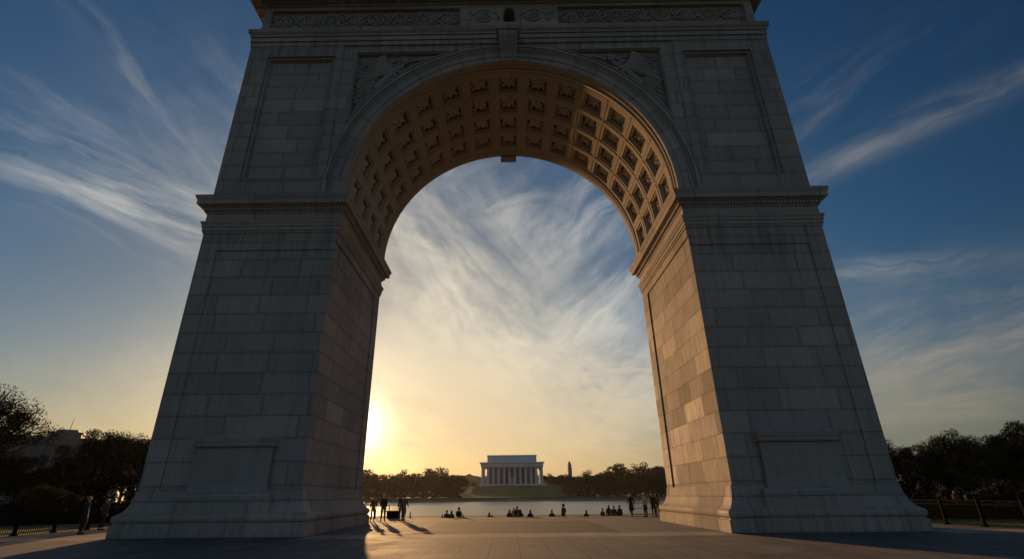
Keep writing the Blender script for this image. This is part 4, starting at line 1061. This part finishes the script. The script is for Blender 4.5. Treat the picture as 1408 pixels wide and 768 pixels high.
# outside the left pier by the fence
person('coat', -22.3, 2.9, 0, -35, 'black', 'black', 'fair hair', 'person in long dark coat on the path by the left fence', 1.78)
person('stand', -23.9, 6.4, 0, -15, 'olive', 'black', 'fair hair', 'person in patterned jacket behind the long coated one', 1.66)
G1 = 'people sitting on the lakeside steps'
def sit(pk, x, top, hair, label, z=-.32, y=20.25, h=1.72, rot=0):   # seat height .42 above feet: pelvis sits on the step above
    s = h / 1.72; person(pk, x, y - .05, z - .36 * s, rot, top, 'black', hair, label, h, G1)
sit('sit', -5.84, 'black', 'dark hair', 'small child at the left end of the first seated group', h=1.1)
sit('sit', -5.49, 'black', 'dark hair', 'broad dark figure second in the first seated group', rot=8)
sit('sitlong', -5.10, 'brown', 'dark hair', 'brown coated figure third in the first seated group', h=1.64, rot=-10)
sit('sit', -4.5, 'black', 'dark hair', 'tallest dark figure ending the first seated group', z=-.18, h=1.86)
sit('sit', -4.14, 'grey', 'dark hair', 'child leaning on the tallest figure of the first group', h=1.05)
sit('sitlong', -1.97, 'black', 'dark hair', 'left one of the seated pair alone in the middle', z=-.48, h=1.62)
sit('sit', -1.73, 'navy', 'dark hair', 'right smaller one of the seated pair in the middle', z=-.5, h=1.3)
sit('sitlong', -.30, 'black', 'dark hair', 'dark seated figure left of the two standing heads')
sit('sitlong', .62, 'black', 'dark hair', 'dark hooded figure right of the two standing heads', rot=12)
sit('sitlong', 1.42, 'black', 'dark hair', 'lone dark seated figure right of the central group', z=-.36)
sit('sit', 3.20, 'black', 'fair hair', 'seated figure with fair hair beside two small children', z=-.36)
sit('sit', 3.55, 'black', 'dark hair', 'first small child beside the fair haired figure', h=1.0, z=-.40)
sit('sit', 3.80, 'grey', 'dark hair', 'second smaller child beside the fair haired figure', h=.9, z=-.40)
sit('sitlong', 6.03, 'black', 'dark hair', 'lone seated figure between the standing man and the four', z=-.42)
G2 = 'people standing on the lowest lakeside step'
def std(pk, x, top, hair, label, h=1.72, rot=0, y=22.0): person(pk, x, y, -.98, rot, top, 'black', hair, label, h, G2)
std('stand', .08, 'tan', 'fair hair', 'fair haired figure, left of the two standing in the central group', 1.62)
std('stand', .36, 'brown', 'dark hair', 'taller figure, right of the two standing in the central group', 1.74, 15)
std('bag', 4.35, 'navy', 'dark hair', 'standing man in blue jacket right of the seated children', 1.86, 40)
std('coat', 7.68, 'olive', 'dark hair', 'shortest, leftmost of the four standing in a row', 1.5, 20)
std('standlong', 8.22, 'brown', 'dark hair', 'second of the four standing in a row, brown jacket', 1.74, -8)
std('stand', 8.68, 'black', 'dark hair', 'third of the four standing in a row, black jacket', 1.68)
std('coat', 9.16, 'navy', 'dark hair', 'rightmost of the four standing in a row, long navy coat', 1.72, 14)
# people in the park behind the right fence
PK = [(30.9, 14.5, 'red', 'pink topped'), (33.2, 15.0, 'white', 'white topped'), (32.6, 24, 'tan', 'tan topped'), (36.5, 20, 'red', 'red topped'), (41, 27, 'white', 'pale topped'), (29.5, 27, 'grey', 'grey topped'), (45, 30, 'navy', 'navy topped')]
for k, (x, y, t_, nm) in enumerate(PK):
    where = ['nearest the right pier', 'in the middle of the fence', 'standing back by the trees', 'towards the right edge', 'far back among the trees', 'close behind the pier corner', 'at the far right back'][k]
    person(('stand', 'walk', 'standlong')[k % 3], x, y, gz, 40 * k, t_, 'black', ('dark hair', 'fair hair')[k % 2], f'{nm} person behind the right fence, {where}', 1.4 if k < 2 else 1.7, 'people in the park behind the right fence')
# tiny strollers on the far quay: crowd on the left shore
rnd = random.Random(12)
for k in range(22):
    t_ = rnd.choice(['white', 'grey', 'tan', 'navy', 'black'])
    x = -36 - k * 2.9 + rnd.uniform(-1, 1)
    person(rnd.choice(['stand', 'walk', 'standlong']), x, 383 + rnd.uniform(-1, 2), -1.3, rnd.uniform(0, 360), t_, 'black', 'dark hair', 'one of the tiny strollers on the far left quay', 1.8, 'tiny strollers on the far left quay')
for k, x in enumerate((-12, 17, 24, 29)):
    person('stand', x, 384.0, -1.3, 90 * k, ('black', 'grey', 'white', 'white')[k], 'black', 'dark hair', 'one of the tiny figures below the memorial lawn', 1.8, 'tiny figures below the memorial lawn')

# ================================================================== CAMERA
cam = bpy.data.cameras.new('camera'); co = bpy.data.objects.new('camera', cam); C.objects.link(co)
yw, pt, rl_ = R_(-.44), R_(23.212), R_(.558)
F = Vector((math.sin(yw) * math.cos(pt), math.cos(yw) * math.cos(pt), math.sin(pt))); rt = Vector((math.cos(yw), -math.sin(yw), 0)); up = rt.cross(F)
r2 = rt * math.cos(rl_) - up * math.sin(rl_); u2 = r2.cross(F)
co.matrix_world = Matrix(((r2.x, u2.x, -F.x, -.353), (r2.y, u2.y, -F.y, -25.521), (r2.z, u2.z, -F.z, 1.65), (0, 0, 0, 1)))
cam.sensor_width = 36; cam.lens = 36 * 689.77 / 1408; cam.shift_x = (704 - 690.73) / 1408; cam.clip_end = 9000; cam.clip_start = .1
scene.camera = co

# ================================================================== SUN AND SKY
SAZ, SEL = -16.3, 6.85
sd = Vector((math.sin(R_(SAZ)) * math.cos(R_(SEL)), math.cos(R_(SAZ)) * math.cos(R_(SEL)), math.sin(R_(SEL))))
sl = bpy.data.lights.new('sun', 'SUN'); sl.energy = 4.6; sl.angle = R_(.6); sl.color = (1., .56, .235)
so = bpy.data.objects.new('sun', sl); C.objects.link(so); so.rotation_euler = (-sd).to_track_quat('-Z', 'Y').to_euler(); so.location = (-20, 60, 40)
wd = bpy.data.worlds.new('World'); scene.world = wd; wd.use_nodes = True; T = NT(wd.node_tree)
bg = T.n['Background']
sky = T.new('ShaderNodeTexSky', sky_type='NISHITA', sun_disc=False, sun_elevation=R_(SEL), sun_rotation=R_(SAZ), air_density=1.2, dust_density=2.0, ozone_density=2.5)
dv = T.new('ShaderNodeTexCoord').outputs['Generated']; dv = T.vmath('NORMALIZE', dv)
dx, dy, dz = T.sep(dv)
cosS = T.vmath('DOT_PRODUCT', dv, tuple(sd), out=1)
base = sky.outputs[0]
away = T.mapr(cosS, -.2, .97, 0., 1.)
base = T.vmath('MULTIPLY', base, T.ramp(away, [(0., (.98, .95, 1.04)), (.45, (.25, .50, .76)), (.72, (.38, .72, 1.02)), (.86, (.52, .76, 1.02)), (1., (.58, .64, .74))]))
hz_ = T.math('EXPONENT', T.math('MULTIPLY', T.math('MAXIMUM', dz, 0.), -12.))
hcol = T.ramp(T.mapr(cosS, .2, 1., 0., 1.), [(0., (.16, .17, .18)), (.45, (.32, .28, .20)), (.70, (.34, .31, .21)), (.85, (.80, .52, .25)), (1., (.95, .56, .24))])
hcs = T.new('ShaderNodeVectorMath', operation='SCALE'); T.l.new(hcol, hcs.inputs[0]); hcs.inputs['Scale'].default_value = 11.
base = T.mix(T.math('MULTIPLY', hz_, .85), base, hcs.outputs[0])
# tangent-plane coordinates about a fixed heading, for the cirrus
cd = Vector((0, math.cos(R_(22)), math.sin(R_(22)))); cr = Vector((1, 0, 0)); cu = cr.cross(cd)
den = T.math('MAXIMUM', T.vmath('DOT_PRODUCT', dv, tuple(cd), out=1), .15)
U = T.math('DIVIDE', T.vmath('DOT_PRODUCT', dv, tuple(cr), out=1), den); V = T.math('DIVIDE', T.vmath('DOT_PRODUCT', dv, tuple(cu), out=1), den)
def layer(u0, v0, ang, su, sv, stretch, scale, lo, hi, amp, seed, warp=.6, detail=7):
    """one bank of cirrus: gaussian place, streaks turned by ang"""
    c, s = math.cos(ang), math.sin(ang)
    du = T.math('SUBTRACT', U, u0); dv_ = T.math('SUBTRACT', V, v0)
    a = T.math('ADD', T.math('MULTIPLY', du, c), T.math('MULTIPLY', dv_, s)); b_ = T.math('SUBTRACT', T.math('MULTIPLY', dv_, c), T.math('MULTIPLY', du, s))
    g = T.math('EXPONENT', T.math('MULTIPLY', T.math('ADD', T.math('POWER', T.math('DIVIDE', a, su), 2.), T.math('POWER', T.math('DIVIDE', b_, sv), 2.)), -1.))
    wv = T.noise(T.comb(T.math('MULTIPLY', a, 2.2), T.math('MULTIPLY', b_, 2.2), seed), 1.5, 3, .5)
    b2 = T.math('MULTIPLY_ADD', T.math('SUBTRACT', wv, .5), warp * .35, b_)
    n1 = T.noise(T.comb(T.math('MULTIPLY', a, 1. / stretch), b2, seed + 3.1), scale, detail, .62, .3)
    n2 = T.noise(T.comb(a, b_, seed + 8.), 3.0, 4, .6)
    n3 = T.noise(T.comb(T.math('MULTIPLY', a, 1. / (stretch * .8)), b2, seed + 5.7), scale * 4.5, 4, .6, .2)
    d = T.math('MULTIPLY', T.mapr(n1, lo, hi, 0, 1, True), T.mapr(n2, .32, .62, .35, 1.))
    d = T.math('MULTIPLY', d, T.mapr(n3, .32, .66, .55, 1.12))
    return T.math('MULTIPLY', T.math('MULTIPLY', d, g), amp)
def UV(px, py):
    r = Vector(((px - 690.73), -(py - 384), 0)); d = (F * 689.77 + r2 * r.x + u2 * r.y).normalized()
    return d.dot(cr) / d.dot(cd), d.dot(cu) / d.dot(cd)
CLD = [# left: long streaks falling towards the arch
       layer(*UV(130, 245), -.44, .36, .080, 9., 15., .42, .68, .66, 1., .16), layer(*UV(230, 290), -.36, .26, .045, 10., 18., .38, .64, .66, 21., .15),
       layer(*UV(200, 110), -.88, .30, .040, 8., 17., .44, .72, .34, 2., .15), layer(*UV(120, 150), -.62, .26, .050, 9., 15., .46, .74, .22, 22., .15),
       # through the arch: thick veil lower down, combed wisps above
       layer(*UV(600, 470), -.80, .50, .22, 3.0, 9., .27, .60, .95, 3., .35), layer(*UV(600, 330), -.85, .24, .13, 4.5, 15., .40, .68, .80, 13., .35), layer(*UV(850, 440), .70, .30, .15, 4., 12., .34, .64, .85, 4., .35),
       layer(*UV(800, 300), .85, .16, .07, 5., 16., .40, .68, .6, 24., .45), layer(*UV(710, 300), -.15, .08, .05, 3., 16., .36, .62, .6, 25., .9), layer(*UV(700, 535), .04, .80, .13, 3.5, 9., .16, .58, .88, 5., .6), layer(*UV(700, 600), .0, .9, .06, 8., 16., .34, .64, .60, 15., .4),
       layer(*UV(660, 235), .45, .22, .06, 4., 14., .42, .70, .40, 9., .8),
       # right: thin streaks above, layered bands below
       layer(*UV(1270, 165), .40, .34, .030, 10., 16., .38, .66, .60, 6., .25), layer(*UV(1180, 110), .62, .26, .060, 9., 14., .42, .70, .32, 26., .25), layer(*UV(1330, 455), .26, .38, .095, 7., 12., .30, .62, .90, 7., .35),
       layer(*UV(1320, 545), .05, .5, .055, 10., 14., .30, .62, .85, 17., .35), layer(*UV(1240, 368), .10, .22, .025, 9., 16., .34, .62, .60, 11., .4)]
dens = CLD[0]
for l_ in CLD[1:]: dens = T.math('SUBTRACT', 1., T.math('MULTIPLY', T.math('SUBTRACT', 1., dens), T.math('SUBTRACT', 1., l_)))
up_ = T.mapr(dz, .0, .04)
dens = T.math('MULTIPLY', dens, up_)
# cirrus lit by the low sun: brighter and warmer towards it
near = T.mapr(cosS, .55, .985, 0., 1., True)
ccol = T.ramp(T.mapr(cosS, .45, 1.), [(0., (.32, .31, .30)), (.30, (.42, .41, .38)), (.55, (.56, .57, .57)), (.72, (.80, .77, .70)), (.86, (.95, .86, .70)), (1., (1., .86, .62))])
ccs = T.new('ShaderNodeVectorMath', operation='SCALE'); T.l.new(ccol, ccs.inputs[0]); ccs.inputs['Scale'].default_value = 10.5; ccol = ccs.outputs[0]
ccol = T.vmath('MULTIPLY', ccol, T.ramp(T.mapr(dz, 0., .30), [(0., (1.0, .76, .46)), (.35, (1.0, .86, .66)), (1., (1., 1., 1.))]))
skyc = T.mix(dens, base, ccol)
glow = T.math('EXPONENT', T.math('MULTIPLY', T.math('SUBTRACT', 1., cosS), -1100.))
glow2 = T.math('EXPONENT', T.math('MULTIPLY', T.math('SUBTRACT', 1., cosS), -90.))
gl = T.new('ShaderNodeVectorMath', operation='SCALE'); gl.inputs[0].default_value = (24, 20, 14); T.l.new(glow, gl.inputs['Scale'])
gl2 = T.new('ShaderNodeVectorMath', operation='SCALE'); gl2.inputs[0].default_value = (1.5, 1.1, .75); T.l.new(glow2, gl2.inputs['Scale'])
skyc = T.vmath('ADD', skyc, T.vmath('ADD', gl.outputs[0], gl2.outputs[0]))
T.l.new(skyc, bg.inputs[0]); bg.inputs[1].default_value = .08
wd.cycles.sampling_method = 'MANUAL'; wd.cycles.sample_map_resolution = 512

vs = scene.view_settings; vs.view_transform = 'Standard'; vs.look = 'None'; vs.gamma = 1; vs.exposure = 0; vs.use_curve_mapping = False
scene.cycles.use_denoising = True; scene.cycles.max_bounces = 6; scene.cycles.diffuse_bounces = 4; scene.cycles.sample_clamp_indirect = 10
